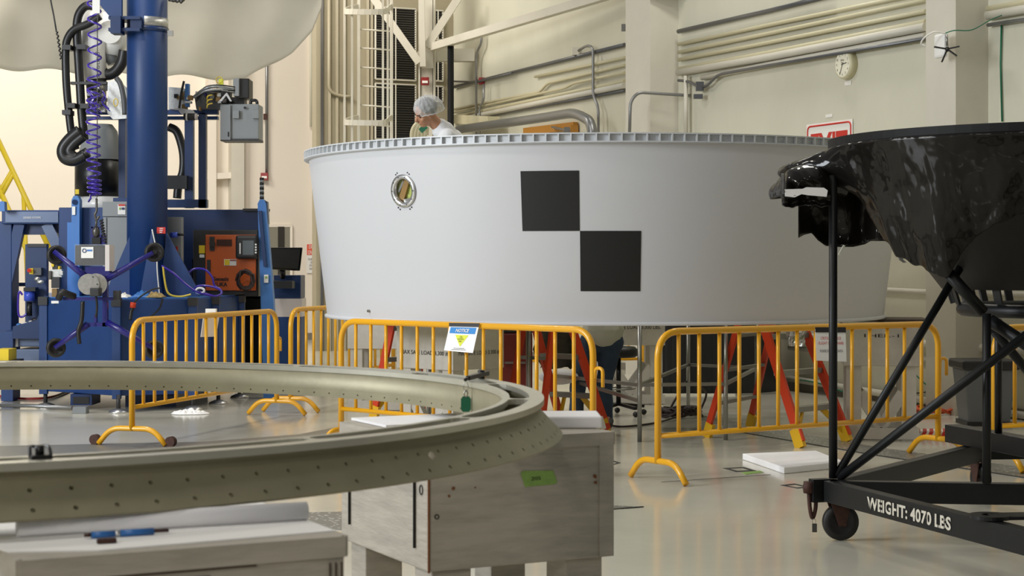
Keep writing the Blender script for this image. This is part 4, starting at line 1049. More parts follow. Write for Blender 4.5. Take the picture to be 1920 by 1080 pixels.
# the dark cone on the stand
kc = thing('dark_cone', 'dark conical adapter on top of the black stand, partly wrapped in black sheet', 'spacecraft adapter', (KC.x, KC.y, 1.34))
K3 = V((KC.x, KC.y, 0))
MB().lathe([(.7, 1.44), (.74, 1.42), (1.34, 2.2), (1.4, 2.24), (1.4, 2.31), (1.36, 2.31), (1.3, 2.2), (.7, 1.46)], K3, 72).build('shell', 'stand_under', kc)
MB().lathe([(1.37, 2.262), (1.425, 2.262), (1.425, 2.325), (1.37, 2.325), (1.37, 2.262)], K3, 90, sm=False).build('top_ring', 'black_post', kc)
for k in range(22):
    a = 2*pi*k/22+.1; d = V((cos(a), sin(a), 0)); MB().bar(K3+d*.68+V((0, 0, 1.33)), K3+d*.72+V((0, 0, 1.46)), .05, .015, up=d).build('rib', 'stand_under', kc)
MB().ell(P(1738, 249, 9.62), (.012, .02, .022), 12, 8).build('blue_cap', 'label_pen', kc)
MB().slab([P(1683, 468, 10.2), P(1700, 468, 10.2), P(1693, 486, 10.2), P(1700, 492, 10.2), P(1694, 493, 10.2), P(1686, 487, 10.2)], (0, .02, 0)).build('hanging_bracket', 'silver', kc)
MB().bar(P(1573, 478, 10.5), P(1583, 460, 10.5), .03, .01).build('tan_strip', 'wall_cream', kc)
# wrap
tab = [(150, 2.0), (180, 1.99), (187, 2.02), (192, 1.93), (198, 1.755), (205, 1.626), (212, 1.565), (219, 1.50), (221, 1.50), (224, 1.60), (229, 1.72), (240, 1.83), (250, 1.86), (290, 1.9)]
def zbot(a):
    for (x0, y0), (x1, y1) in zip(tab, tab[1:]):
        if x0 <= a <= x1: return y0+(y1-y0)*(a-x0)/(x1-x0)
    return tab[-1][1]
def wrap(u, v):
    a = 150+140*u; w_ = math.exp(-((a-178)/15)**2)
    z0 = 2.285; zb_ = zbot(a)-.03*noise.noise(V((a*.25, 0, 3)))
    if v < .12: r_ = 1.36+(1.47-1.36)*v/.12+.02*w_; z = z0-.02*(v/.12)**2-.03*w_*v/.12
    else:
        t = (v-.12)/.88; r_ = 1.47+.33*w_*math.sin(min(t*3.2, pi))+(-.25)*t*(1-w_)-.12*t*w_; z = z0-.02-.03*w_+(zb_-z0+.02+.03*w_)*t
        r_ += .03*math.exp(-t*3)
    amp = .045*min(1, v*4)
    q = V((a*.06, v*1.5, 1.7)); f = noise.noise(q)+.35*abs(noise.noise(q*2.4))+.12*abs(noise.noise(V((a*.5, v*3, 4))))
    r_ += amp*f+.014*sin(a*.4+v*2+2*noise.noise(V((a*.08, v, 9))))*v
    z += .02*noise.noise(q*1.7)*v
    th_ = radians(a); return V((KC.x+r_*cos(th_), KC.y+r_*sin(th_), z))
one(MB().grid(wrap, 260, 90), 'black_wrap', 'black_sheet', 'shiny wrinkled black plastic sheet draped over the dark cone on the right', 'plastic sheet', solid=.004)
ib = [(1497, 446), (1508, 440), (1522, 437), (1533, 450), (1548, 461), (1570, 463), (1600, 463), (1622, 458), (1632, 452), (1660, 452), (1700, 478), (1740, 495)]
def iby(x):
    for (x0, y0), (x1, y1) in zip(ib, ib[1:]):
        if x0 <= x <= x1: return y0+(y1-y0)*(x-x0)/(x1-x0)
    return ib[-1][1]
def inner_sheet(u, v):
    x = 1497+243*u; y = 340+(iby(x)-340)*v
    return P(x, y, 10.55+.5*sin(pi*min(1, u*1.3))*.3+.07*noise.noise(V((u*7, v*2, 1)))+.05*abs(sin(u*14+v))*v*(1-u))
one(MB().grid(inner_sheet, 80, 20), 'inner_sheet', 'black_sheet', 'inner layer of black plastic hanging in shade under the left end of the wrap', 'plastic sheet', solid=.003)
def pouch(u, v):
    a = -pi*.05+u*pi*1.15; rx, rz = .2, .13
    n_ = noise.noise(V((u*3, v*2.5, 2)))*.035+abs(noise.noise(V((u*5, v*5, 5))))*.018
    y = 10.1+.75*v; k = (1-.55*(2*v-1)**4)
    return V((1.73+.03*v-(rx*k+n_)*cos(a)*.85+.0, y, 1.99+(rz*k+n_)*sin(a)*1.15))
mp = MB().grid(pouch, 50, 30)
def lip(u, v):
    x = 1466+92*u; y = 364+3*sin(u*9)+(24-9*abs(u-.45)+4*noise.noise(V((u*8, 0, 5))))*v
    return P(x, y, 10.06+.05*sin(v*2.5)+.04*noise.noise(V((u*6, v*2, 8))))
mp.grid(lip, 30, 8)
mp.grid(lambda u, v: P(1465+6*u, 325+48*v+3*sin(v*5)*u, 10.2-.15*u+.02*noise.noise(V((u*3, v*5, 1)))), 6, 14)
one(mp, 'sheet_pouch', 'black_sheet', 'bulging folded left end of the shiny black plastic sheet', 'plastic sheet', solid=.004)
m = MB(); m.slab([P(1471, 355, 10.05), P(1505, 354, 10.05), P(1512, 351, 10.05), P(1545, 352, 10.05), P(1552, 357, 10.05), P(1550, 369, 10.05), P(1515, 366, 10.05), P(1503, 364, 10.05), P(1490, 370, 10.05), P(1472, 368, 10.05)], (0, .004, 0))
one(m, 'padding_strip', 'paper', 'white padding showing under the left fold of the black sheet', 'padding')

# ------------------------------------------------ people
def person(name, label, J, cloth, extra=None):
    """J: dict of joints (world). limbs tapered; body = one remeshed surface"""
    base = V((J['pel'].x, J['pel'].y, min(J['fl'].z, J['fr'].z)))
    t = thing(name, label, 'person', base)
    m = MB()
    def limb(a, b, r0, r1, n=6):
        a, b = V(a), V(b); m.tube([a.lerp(b, k/n) for k in range(n+1)], [r0+(r1-r0)*k/n for k in range(n+1)], 14)
        m.ell(a, (r0,)*3, 12, 8); m.ell(b, (r1,)*3, 12, 8)
    limb(J['pel'], J['ch'], .13, .14); limb(J['ch'], J['nk'], .12, .06); limb(J['nk'], J['hd'], .056, .06)
    for s_ in 'lr':
        limb(J['sh'+s_], J['ch'], .055, .1); limb(J['sh'+s_], J['el'+s_], .05, .04); limb(J['el'+s_], J['wr'+s_], .04, .027)
        limb(J['hp'+s_], J['kn'+s_], .085, .055); limb(J['kn'+s_], J['an'+s_], .055, .04); limb(J['an'+s_], J['f'+s_], .04, .035)
        w_ = J['wr'+s_]; d = (w_-J['el'+s_]).normalized(); up = V((0, 0, 1)) if abs(d.z) < .9 else V((0, 1, 0)); sd = d.cross(up).normalized(); nn_ = sd.cross(d)
        pc2 = w_+d*.05; M_ = Matrix((sd, nn_, d)).transposed(); m.ell(pc2, (.042, .018, .055), 14, 10, M_)
        for k, ln in enumerate((.068, .078, .072, .056)):
            b0_ = w_+d*.09+sd*(.03-.02*k); b1 = b0_+d*ln*.5-nn_*.012; b2 = b1+d*ln*.35-nn_*.03; limb(b0_, b1, .0095, .009, 2); limb(b1, b2, .009, .0075, 2)
        b0_ = w_+d*.03+sd*.035; b1 = b0_+d*.035+sd*.025; b2 = b1+d*.035-nn_*.01; limb(b0_, b1, .012, .0105, 2); limb(b1, b2, .0105, .009, 2)
    f = J['face']; hc = J['hd']; u_ = (hc-J['nk']).normalized(); u_ = (u_-f*u_.dot(f)).normalized(); sd = f.cross(u_)
    HM = Matrix((f, sd, u_)).transposed()
    def hp_(x, y, z): return hc+f*x+sd*y+u_*z
    m.ell(hp_(-.012, 0, .035), (.092, .074, .088), 24, 16, HM); m.ell(hp_(.022, 0, -.03), (.066, .056, .085), 20, 14, HM)
    m.ell(hp_(.055, 0, -.088), (.028, .03, .022), 14, 10, HM)  # chin
    m.tube([hp_(.08, 0, .015), hp_(.098, 0, -.015), hp_(.108, 0, -.033)], [.01, .013, .015], 10); m.ell(hp_(.1, 0, -.035), (.016, .017, .011), 12, 8, HM)
    m.ell(hp_(.07, 0, .025), (.022, .05, .012), 14, 8, HM)  # brow
    for s_ in (-1, 1):
        m.ell(hp_(-.005, s_*.074, -.01), (.018, .009, .03), 12, 10, HM); m.ell(hp_(.055, s_*.038, -.03), (.022, .02, .02), 10, 8, HM)
    m.ell(hp_(.084, 0, -.058), (.011, .024, .006), 12, 8, HM); m.ell(hp_(.083, 0, -.067), (.011, .021, .006), 12, 8, HM)
    m.build('body', 'skin', t, remesh=.0075, smooth_it=2)
    e = MB()
    for s_ in (-1, 1): e.ell(hp_(.07, s_*.03, -.002), (.008, .009, .005), 10, 8, HM)
    e.build('eyes', 'black_ink', t)
    e = MB()
    for s_ in (-1, 1): e.bar(hp_(.092, s_*.014, .02), hp_(.078, s_*.05, .022), .006, .008)
    e.build('eyebrows', 'hair', t)
    e = MB(); e.ell(hp_(-.022, 0, .045), (.094, .08, .088), 24, 16, HM); e.build('hair', 'hair', t)
    if 'cap' in cloth:
        def cap(u, v):
            a = 2*pi*u; b_ = v*pi*.60; n_ = 1+.05*noise.noise(V((cos(a)*3, sin(a)*3, v*6)))+.035*sin(a*17)*v+.03*abs(noise.noise(V((cos(a)*6, sin(a)*6, v*3))))
            return hp_(-.022+.128*n_*sin(b_)*cos(a)-.02*v, .102*n_*sin(b_)*sin(a), .035+.115*n_*cos(b_)+.015*cos(a)*v)
        MB().grid(cap, 72, 24).build('hair_net', 'cap_mesh', t)
        MB().tube([cap(k/36, .99) for k in range(36)], .005, 6, closed=True).build('net_band', 'cap_mesh', t)
    # clothing
    for nm, mm, fn in cloth['items']:
        m = MB()
        def cl_(a, b, r0, r1, n=5):
            a, b = V(a), V(b); m.tube([a.lerp(b, k/n) for k in range(n+1)], [r0+(r1-r0)*k/n+.004*sin(k*2.1+a.x*9) for k in range(n+1)], 16); m.ell(a, (r0,)*3, 12, 8); m.ell(b, (r1,)*3, 12, 8)
        fn(cl_, m); m.build(nm, mm, t, remesh=.014, smooth_it=2)
    return t
X0 = -.66
# capped worker, bending over and facing left
J = dict(pel=V((-.22, 15.25, 2.1)), ch=V((-.42, 15.2, 2.45)), nk=V((-.575, 15.1, 2.70)), hd=V((-.685, 15.0, 2.815)), shl=V((-.5, 14.98, 2.60)), shr=V((-.46, 15.34, 2.62)),
         ell=V((-.72, 14.92, 2.42)), elr=V((-.7, 15.42, 2.42)), wrl=V((-.92, 15.0, 2.28)), wrr=V((-.92, 15.3, 2.28)),
         hpl=V((-.22, 15.16, 2.05)), hpr=V((-.22, 15.34, 2.05)), knl=V((-.3, 15.14, 1.64)), knr=V((-.26, 15.38, 1.64)), anl=V((-.22, 15.14, 1.27)), anr=V((-.2, 15.4, 1.27)), fl=V((-.36, 15.14, 1.23)), fr=V((-.34, 15.4, 1.23)))
for k_ in J: J[k_] = J[k_]+V((-.055, 0, .05 if k_ in ('nk', 'hd', 'shl', 'shr', 'ch') else 0))
J['face'] = V((-.86, -.28, -.42)).normalized()
def coat(c, m, J=J):
    c(J['pel']+V((0, 0, -.12)), J['ch'], .175, .185); c(J['ch'], J['nk']+V((.05, .02, -.03)), .175, .085)
    for s_ in 'lr': c(J['sh'+s_], J['ch'], .085, .14); c(J['sh'+s_], J['el'+s_], .078, .062); c(J['el'+s_], J['wr'+s_], .06, .045)
    c(J['nk']+V((.02, .01, -.03)), J['nk']+V((.01, 0, .0)), .085, .078)
def trou(c, m, J=J):
    c(J['hpl'], J['hpr'], .12, .12)
    for s_ in 'lr': c(J['hp'+s_], J['kn'+s_], .105, .08); c(J['kn'+s_], J['an'+s_], .08, .065)
def shoes(c, m, J=J):
    for s_ in 'lr': c(J['an'+s_]+V((.02, 0, -.03)), J['f'+s_], .05, .042)
person('person', 'person in a white coat and clear hair net looking down behind the cone rim', J, dict(cap=1, items=[('coat', 'coat_white', coat), ('trousers', 'jeans', trou), ('shoes', 'shoe', shoes)]))
# person standing inside/under the cone
q = V((.85, 16.62, 0))
J2 = dict(pel=q+V((.02, 0, .86)), ch=q+V((.05, -.02, 1.22)), nk=q+V((.05, -.05, 1.45)), hd=q+V((.05, -.1, 1.6)), shl=q+V((-.15, -.05, 1.38)), shr=q+V((.24, -.02, 1.38)),
          ell=q+V((-.22, -.12, 1.18)), elr=q+V((.34, -.12, 1.15)), wrl=q+V((-.22, -.38, 1.3)), wrr=q+V((.3, -.38, 1.25)),
          hpl=q+V((-.09, 0, .82)), hpr=q+V((.1, 0, .82)), knl=q+V((-.22, -.02, .45)), knr=q+V((.03, -.03, .45)), anl=q+V((-.24, .02, .1)), anr=q+V((.05, 0, .1)), fl=q+V((-.27, -.13, .045)), fr=q+V((.06, -.15, .045)))
J2['face'] = V((0, -1, 0))
def shirt(c, m, J=J2):
    c(J['pel']+V((0, 0, .08)), J['pel']+V((0, 0, .25)), .2, .18)
    c(J['pel']+V((0, 0, .06)), J['ch'], .17, .17); c(J['ch'], J['nk']+V((0, 0, -.05)), .16, .08)
    for s_ in 'lr': c(J['sh'+s_], J['ch'], .08, .13); c(J['sh'+s_], J['el'+s_], .075, .06); c(J['el'+s_], J['wr'+s_], .058, .045)
def jeans2(c, m, J=J2): trou(c, m, J)
def shoes2(c, m, J=J2): shoes(c, m, J)
person('person', 'person in blue jeans and a pale shirt standing under the cone, seen waist down', J2, dict(items=[('shirt', 'shirt_pale', shirt), ('jeans', 'jeans', jeans2), ('shoes', 'shoe', shoes2)]))
# ------------------------------------------------ blue robot cell on the left
def bp(m, x0, y0, x1, y1, Y, d):
    a, b = P(x0, y0, Y), P(x1, y1, Y); return m.box(((a.x+b.x)/2, Y+d/2, (a.z+b.z)/2), (abs(b.x-a.x), d, abs(a.z-b.z)))
def bpo(nm, mt, par, x0, y0, x1, y1, Y, d, bevel=0): return bp(MB(), x0, y0, x1, y1, Y, d).build(nm, mt, par, bevel=bevel)
def X(px, Y): return (px-960)/F*Y
base = thing('machine_base', 'large blue steel machine base on levelling feet at the left', 'machine base', (X(230, 18.6), 18.6, 0))
poly = [(X(81, 19.1), 19.1), (X(220, 18.4), 18.4), (X(362, 18.7), 18.7), (X(455, 20.4), 20.4), (X(455, 22), 22), (X(81, 22), 22)]
MB().prism(poly, .17, 1.19).build('body', 'blue_paint', base, bevel=.01)
for px, Y in ((82, 19.07), (219, 18.37), (362, 18.66), (404, 19.35), (452, 20.3)):
    MB().box((X(px, Y), Y, .67), (.09, .06, 1.06)).build('corner_post', 'blue_paint', base, bevel=.005)
    MB().box((X(px, Y), Y-.01, 1.16), (.1, .08, .09)).build('corner_block', 'charcoal', base)
for px, py in ((83, 763), (220, 775), (360, 769), (408, 758), (448, 746)):
    g = G(px, py); g.y += .05
    ft = MB().cyl(g+V((0, 0, .02)), g+V((0, 0, .19)), .022).build('levelling_rod', 'charcoal', base)
    MB().lathe([(0, .05), (.04, .045), (.1, .02), (.11, 0), (0, 0)], g, 24).build('foot_disc', 'alu', ft)
m = MB(); bp(m, 132, 739, 172, 760, 18.75, .4); pk = m.build('fork_pocket', 'blue_dark', base); bpo('opening', 'black_ink', pk, 137, 744, 167, 757, 18.74, .01)
m = MB(); bp(m, 235, 741, 330, 765, 19.1, 2); m.build('lower_rail', 'blue_dark', base)
bpo('name_plate', 'label_white', base, 96, 564, 110, 569, 18.95, .01)
# raised deck lip
p3 = [(x, y) for x, y in poly]; MB().prism([(X(85, 19.2), 19.15), (X(220, 18.5), 18.5), (X(362, 18.8), 18.8), (X(450, 20.4), 20.5), (X(450, 21.9), 21.9), (X(85, 21.9), 21.9)], 1.191, 1.2).build('deck_plate', 'blue_light', base)
# main column
colm = thing('support_column', 'thick round blue column rising from the machine base', 'column', (X(276, 19.3), 19.3, 1.2))
cx = X(276, 19.3); MB().cyl((cx, 19.3, 1.2), (cx, 19.3, 6), .222, seg=40).build('tube', 'blue_paint', colm)
def tri(pts, Y, d, nm='gusset', mt='blue_paint'): return MB().slab([P(x, y, Y) for x, y in pts], (0, d, 0)).build(nm, mt, colm)
tri([(246, 436), (246, 556), (196, 556), (210, 520)], 19.15, .04); tri([(312, 436), (372, 545), (372, 556), (300, 556)], 19.2, .04)
tri([(284, 432), (300, 556), (262, 556)], 18.95, .16)
bpo('red_label', 'sign_red', colm, 294, 426, 310, 438, 19.04, .01)
m = MB()
for k, y in enumerate((428.5, 432, 435.5)): bp(m, 299, y-.7, 306-k, y+.7, 19.03, .01)
m.build('label_lines', 'label_white', colm)
MB().lathe([(.222, 0), (.237, 0), (.237, .045), (.222, .045)], (cx, 19.3, P(0, 61, 19.3).z), 40).build('clamp_band', 'blue_dark', colm)
z0 = P(0, 54, 19.3).z
MB().lathe([(.224, 0), (.229, 0), (.229, .11), (.224, .11)], (cx, 19.3, z0), 40, -1.5, .35).build('foil_band', 'silver', colm)
for y in (33, 55): bpo('arm_bracket', 'blue_dark', colm, 203, y-3, 262, y+3, 18.95, .3)
bpo('bracket_post', 'blue_dark', colm, 207, 30, 226, 62, 18.9, .2); bpo('bracket_block', 'blue_dark', colm, 244, 34, 265, 54, 19.0, .1)
MB().slab([P(186, -12, 18.95), P(228, -12, 18.95), P(228, 34, 18.95), P(208, 34, 18.95), P(187, 9, 18.95)], (0, .06, 0)).build('jib_plate', 'blue_paint', colm)
bpo('clamp_bolt', 'steel', colm, 314, 57, 324, 67, 19.2, .04)
m = MB(); [m.cyl(P(316+i*7, 3+i*2-4, 19.2), P(330+i*5, 1-i, 19.2), .02) for i in range(4)]; m.build('fittings', 'dark_steel', colm)
# left arch frame
fr = thing('portal_structure', 'blue portal frame with angled braces at the far left', 'frame', (X(55, 19.8), 19.8, 0))
bpo('top_beam', 'blue_paint', fr, 3, 394, 118, 420, 19.9, .3, .01)
bpo('beam_face', 'blue_grey', fr, 10, 397, 109, 417, 19.88, .02)
text('GENESIS SYSTEMS', 'lettering', 'label_white', bpy.data.objects[fr.name], P(60, 408, 19.87), (1, 0, 0), U, .022, .2, thick=.002)
bpo('leg', 'blue_paint', fr, -2, 415, 22, 690, 19.95, .3, .01)
MB().bar(P(38, 420, 20), P(14, 530, 20), .09, .12).build('brace', 'blue_paint', fr); MB().bar(P(88, 420, 20), P(110, 465, 20), .07, .12).build('brace', 'blue_grey', fr)
bpo('upper_web', 'blue_dark', fr, 22, 418, 110, 440, 20.05, .1)
bpo('panel', 'blue_paint', fr, 110, 389, 236, 560, 19.75, .25, .01)
bpo('panel_rib', 'blue_light', fr, 126, 417, 136, 560, 19.7, .05)
MB().slab([P(134, 375, 19.6), P(138, 367, 19.6), P(145, 367, 19.6), P(149, 375, 19.6), P(149, 560, 19.6), P(134, 560, 19.6)], (0, .12, 0)).build('lifting_lug', 'blue_light', fr)
MB().cyl(P(140, 379, 19.59), P(140, 379, 19.58), .03).build('lug_hole', 'blue_dark', fr)
bpo('lug_label', 'label_white', fr, 135, 387, 141, 403, 19.58, .01)
MB().slab([P(-3, 385, 19.7), P(1, 377, 19.7), P(8, 378, 19.7), P(9, 396, 19.7), P(-3, 396, 19.7)], (0, .1, 0)).build('lifting_lug', 'blue_light', fr)
bpo('low_step', 'blue_grey', fr, 22, 627, 80, 650, 19.4, .6, .01); bpo('low_step', 'blue_grey', fr, 30, 655, 80, 680, 19.3, .6, .01)
bpo('step_label', 'label_white', fr, 29, 634, 34, 650, 19.38, .01)
bpo('base_shoe', 'blue_paint', fr, -6, 622, 24, 650, 19.3, .6); bpo('foot_post', 'blue_paint', fr, 2, 640, 24, 752, 19.8, .3)
bpo('side_rail', 'blue_dark', fr, 22, 530, 48, 537, 20.4, .1)
one(bp(MB(), -10, 655, 16, 676, 18.6, .3), 'yellow_case', 'label_yellow', 'yellow case at the left edge beside the blue frame', 'case')
bpy.data.objects['yellow_case'].location.z = P(0, 676, 18.6).z
sh_ = one(bp(MB(), -20, 677, 20, 682, 18.55, .5), 'low_bench', 'charcoal', 'dark low shelf under the yellow case at the left edge', 'shelf')
# electrical panel on frame
ep_ = thing('emergency_stop_station', 'dark blue electrical panel with an emergency stop at the far left', 'panel', P(66, 640, 19.5))
bpo('plate', 'blue_dark', ep_, 47, 458, 88, 640, 19.5, .08, .005)
bpo('top_edge', 'charcoal', ep_, 51, 457, 87, 463, 19.48, .1)
bpo('switch_box', 'grey_dark', ep_, 60, 502, 77, 516, 19.42, .08); bpo('stop_plate', 'label_yellow', ep_, 55, 503, 62, 514, 19.41, .06)
MB().cyl(P(54.5, 507, 19.42), P(54.5, 507, 19.35), .022).build('stop_button', 'sign_red', ep_)
MB().cyl(P(55, 546, 19.38), P(55, 564, 19.38), .058).build('filter_bowl', 'filter_blue', ep_); bpo('filter_head', 'black_plastic', ep_, 44, 539, 66, 546, 19.3, .14)
MB().cyl(P(55, 566, 19.38), P(55, 592, 19.38), .03).build('drain', 'black_plastic', ep_)
MB().tube(cr([P(42, 553, 19.35), P(36, 547, 19.35), P(34, 565, 19.35), P(35, 590, 19.35), P(42, 594, 19.35), P(50, 588, 19.35)], 6), .012, 8).build('air_hose', 'violet_hose', ep_)
for i, (x, y, mm) in enumerate(((70, 523, 'silver'), (76, 529, 'silver'), (58, 604, 'silver'), (48, 608, 'label_white'), (36, 610, 'blue_light'), (66, 600, 'black_plastic'), (62, 612, 'charcoal'))):
    MB().ell(P(x, y, 19.38), (.035+.01*(i % 2), .03, .025), 10, 8).build('fitting', mm, ep_)
MB().slab([P(24, 612, 19.3), P(68, 600, 19.3), P(88, 560, 19.3), P(84, 635, 19.3), P(22, 635, 19.3)], (0, .1, 0)).build('valve_bracket', 'blue_dark', ep_)
# pneumatic unit
pn_ = thing('regulator_unit', 'cluster of silver air regulators left of the clear control box', 'regulator', P(104, 555, 19.2))
for x0, y0, x1, y1, mm in ((93, 505, 116, 520, 'silver'), (98, 486, 108, 505, 'charcoal'), (104, 499, 112, 505, 'label_yellow'), (96, 520, 112, 540, 'charcoal'), (98, 523, 110, 526, 'label_yellow'), (97, 541, 107, 557, 'brown_strap'), (90, 508, 96, 524, 'dark_steel'), (110, 508, 118, 516, 'silver'), (96, 490, 101, 500, 'label_yellow')):
    bpo('regulator_block', mm, pn_, x0, y0, x1, y1, 19.2+.01*(x0 % 5), .08, .004)
# vacuum lifter
YV = 17.7
vl = thing('vacuum_lifter', 'blue vacuum lifting tool with four black wheels hanging before the machine', 'lifting tool', P(185, 660, YV))
bx_ = bpo('clear_box', 'clear', vl, 140, 458, 197, 498, YV-.12, .22)
bpo('box_back', 'stand_under', vl, 141, 460, 197, 497, YV+.1, .02); bpo('box_side', 'pink_clean', vl, 197, 459, 205, 508, YV-.12, .22)
bpo('box_label', 'label_white', vl, 152, 463, 175, 484, YV-.13, .004)
MB().lathe([(.015, 0), (.022, 0), (.022, .002), (.015, .002)], P(158, 470, YV-.134), 20, axis=(0, -1, 0)).build('label_logo', 'blue_paint', vl)
text('TAWI', 'label_text', 'blue_light', vl, P(168, 470, YV-.135), (1, 0, 0), U, .018, .05, thick=.001) if False else bpo('label_text', 'blue_light', vl, 163, 468, 173, 471, YV-.134, .002)
MB().cyl(P(166, 533, YV-.2), P(166, 533, YV-.05), .105, seg=36).build('pump_disc', 'silver', vl)
MB().cyl(P(180, 533, YV-.1), P(180, 533, YV+.05), .11, seg=30).build('pump_body', 'silver', vl)
m = MB()
for k in range(6): c = P(166, 533, YV-.205)+V((.085*cos(k*pi/3), 0, .085*sin(k*pi/3))); m.cyl(c, c+V((0, .02, 0)), .007, seg=8)
m.build('pump_bolts', 'dark_steel', vl)
bpo('bracket', 'blue_bright', vl, 160, 500, 206, 520, YV, .1); bpo('mast', 'blue_bright', vl, 192, 515, 201, 612, YV, .06)
bpo('mast', 'blue_bright', vl, 176, 590, 181, 612, YV, .05); bpo('cross_bar', 'blue_bright', vl, 118, 557, 212, 563, YV-.02, .05); bpo('lower_bar', 'blue_bright', vl, 165, 605, 206, 612, YV, .06)
bpo('bar_end', 'charcoal', vl, 212, 545, 224, 562, YV-.02, .08); bpo('motor', 'charcoal', vl, 168, 540, 186, 556, YV-.22, .12, .01)
MB().tube(cr([P(110, 560, YV-.05), P(116, 548, YV-.08), P(128, 552, YV-.05), P(140, 556, YV)], 5), .035, 10).build('handle', 'rubber', vl)
for (x0, y0, x1, y1) in ((165, 522, 101, 471), (196, 525, 287, 474), (165, 608, 103, 652), (200, 604, 289, 654)):
    MB().tube([P(x0, y0, YV), P((x0*2+x1)/3, (y0*2+y1)/3, YV), P(x1, y1, YV-.02)], [.034, .034, .024], 10).build('arm', 'blue_bright', vl)
for (x, y) in ((106, 478), (289, 473), (105, 652), (289, 655)):
    c = P(x, y, YV+.05); wl = MB().lathe([(.02, -.02), (.06, -.025), (.075, -.045), (.095, -.03), (.1, 0), (.095, .03), (.075, .045), (.06, .025), (.02, .02)], c, 32, axis=(.35, -1, 0)).build('wheel', 'rubber', vl)
    MB().cyl(c+V((.02, -.06, 0)), c+V((0, .0, 0)), .02).build('hub', 'charcoal', wl)
MB().tube(cr([P(155, 565, YV-.05), P(153, 600, YV-.05), P(147, 620, YV-.05), P(149, 645, YV-.05)], 6), [.02]*19 if False else .022, 10).build('hose', 'black_hose', vl)
MB().tube(cr([P(180, 555, YV-.1), P(182, 575, YV-.1), P(180, 595, YV-.1)], 4), .012, 8).build('valve', 'black_plastic', vl)
m = MB(); bp(m, 171, 425, 190, 428, YV, .04); bp(m, 169, 440, 192, 445, YV, .05); bp(m, 190, 440, 197, 458, YV, .05); bp(m, 171, 425, 174, 445, YV, .04); m.build('hanger', 'blue_bright', vl)
MB().ell(P(180, 435, YV), (.04, .04, .06), 12, 8).build('swivel', 'dark_steel', vl)
m = MB(); bp(m, 172, 445, 188, 458, YV-.02, .1); m.build('hoist_block', 'black_plastic', vl)
pts = []; 
for k in range(60): a = k*2*pi/7; pts.append(P(190+3*cos(a)+k*.12, 412+k*.75, YV+.015*sin(a)))
MB().tube(pts, .008, 6).build('spiral_cord', 'black_hose', vl)
hk = MB(); hk.tube(cr([P(181, 372, YV), P(181, 395, YV), P(178, 402, YV), P(181, 412, YV), P(186, 405, YV)], 5), .012, 8); hk.tube([P(181, 410, YV), P(180, 428, YV)], .012, 8); hk.build('hook', 'dark_steel', vl)
one(MB().cyl(P(183, -20, YV), P(182, 374, YV), .005, seg=6), 'lift_wire', 'dark_steel', 'thin steel wire running down through the violet coiled hose', 'wire')
pts = []
y = -8.; k = 0
while y < 366:
    a = k*2*pi/14; pit = 29 if y < 140 else (20 if y < 250 else 17)
    if y > 335: pit = 8
    cx_ = 176+1.5*sin(y*.02); pts.append(P(cx_+12.5*cos(a), y, YV+.065*sin(a))); y += pit/14; k += 1
pts += [P(170, 372, YV-.05), P(166, 378, YV)]
one(MB().tube(pts, .0105, 8), 'coiled_hose', 'violet_hose', 'long violet coiled air hose hanging from above before the robot', 'hose')
one(bp(MB(), 173, -12, 187, 25, 17.5, .01), 'hanging_tag', 'label_white', 'white strip tag hanging at the top of the violet hose', 'tag')
pts = [P(92, -20, 21), P(96, 5, 21), P(101, 30, 21), P(106, 60, 21)]
for k in range(40): a = k*2*pi/6; pts.append(P(107+k*.2+1.6*cos(a), 60+k*1.3, 21+.01*sin(a)))
one(MB().tube(pts, .01, 6), 'spiral_cord', 'black_hose', 'thin black spiral cord hanging in front of the pale drape', 'cord')
# white robot arm
YR = 20.0
rb_ = thing('robot_arm', 'white industrial robot arm with thick black hoses behind the column', 'robot', P(190, 398, 20.5))
m = MB(); m.tube([P(176, 18, YR), P(176, 50, YR), P(173, 100, YR), P(180, 150, YR)], [.13, .16, .15, .135], 24); m.build('forearm', 'robot_white', rb_)
text('genesis', 'lettering', 'charcoal', rb_, P(184, 122, YR-.175), (0, 0, -1), (1, 0, 0), .055, .3, thick=.003)
m = MB(); m.tube([P(196, 30, YR+.1), P(218, 62, YR+.1), P(212, 104, YR+.1)], [.17, .19, .1], 24); m.build('elbow', 'robot_white', rb_)
MB().cyl(P(206, 60, YR-.12), P(206, 60, YR+.2), .13, seg=30).build('joint_cover', 'robot_white', rb_)
MB().tube([P(204, 95, YR+.1), P(212, 120, YR+.1)], [.09, .06], 18).build('wrist', 'grey_box', rb_)
MB().tube([P(180, 148, YR), P(182, 205, YR)], [.12, .1], 20).build('tool_flange', 'dark_steel', rb_)
MB().lathe([(.26, 0), (.24, .12), (.2, .34), (.14, .42), (0, .42)], (X(188, 20.6), 20.6, P(0, 300, 20.6).z), 36).build('shoulder', 'grey_box', rb_)
MB().lathe([(0, 0), (.27, 0), (.27, .42), (.25, .43), (0, .43)], (X(184, 20.6), 20.6, P(0, 369, 20.6).z), 40).build('pedestal', 'black_plastic', rb_)
MB().lathe([(0, 0), (.26, 0), (.26, .18), (0, .18)], (X(190, 20.6), 20.6, P(0, 398, 20.6).z), 36).build('pedestal_foot', 'robot_white', rb_)
bpo('warning_tag', 'label_yellow', rb_, 141, 355, 148, 364, 20.3, .01)
def hose(pts, r_, nm='hose', mt='black_hose', Y=YR-.25): return MB().tube(cr([P(x, y, Y+(dz if False else 0)) for x, y in pts], 8), r_, 12).build(nm, mt, rb_)
hose([(178, 12), (160, 12), (147, 30), (144, 60), (147, 110), (150, 160), (153, 210), (158, 262)], .05)
hose([(188, 30), (165, 45), (140, 55), (127, 72), (123, 95), (124, 150), (128, 200), (134, 250), (142, 280)], .045, Y=YR-.3)
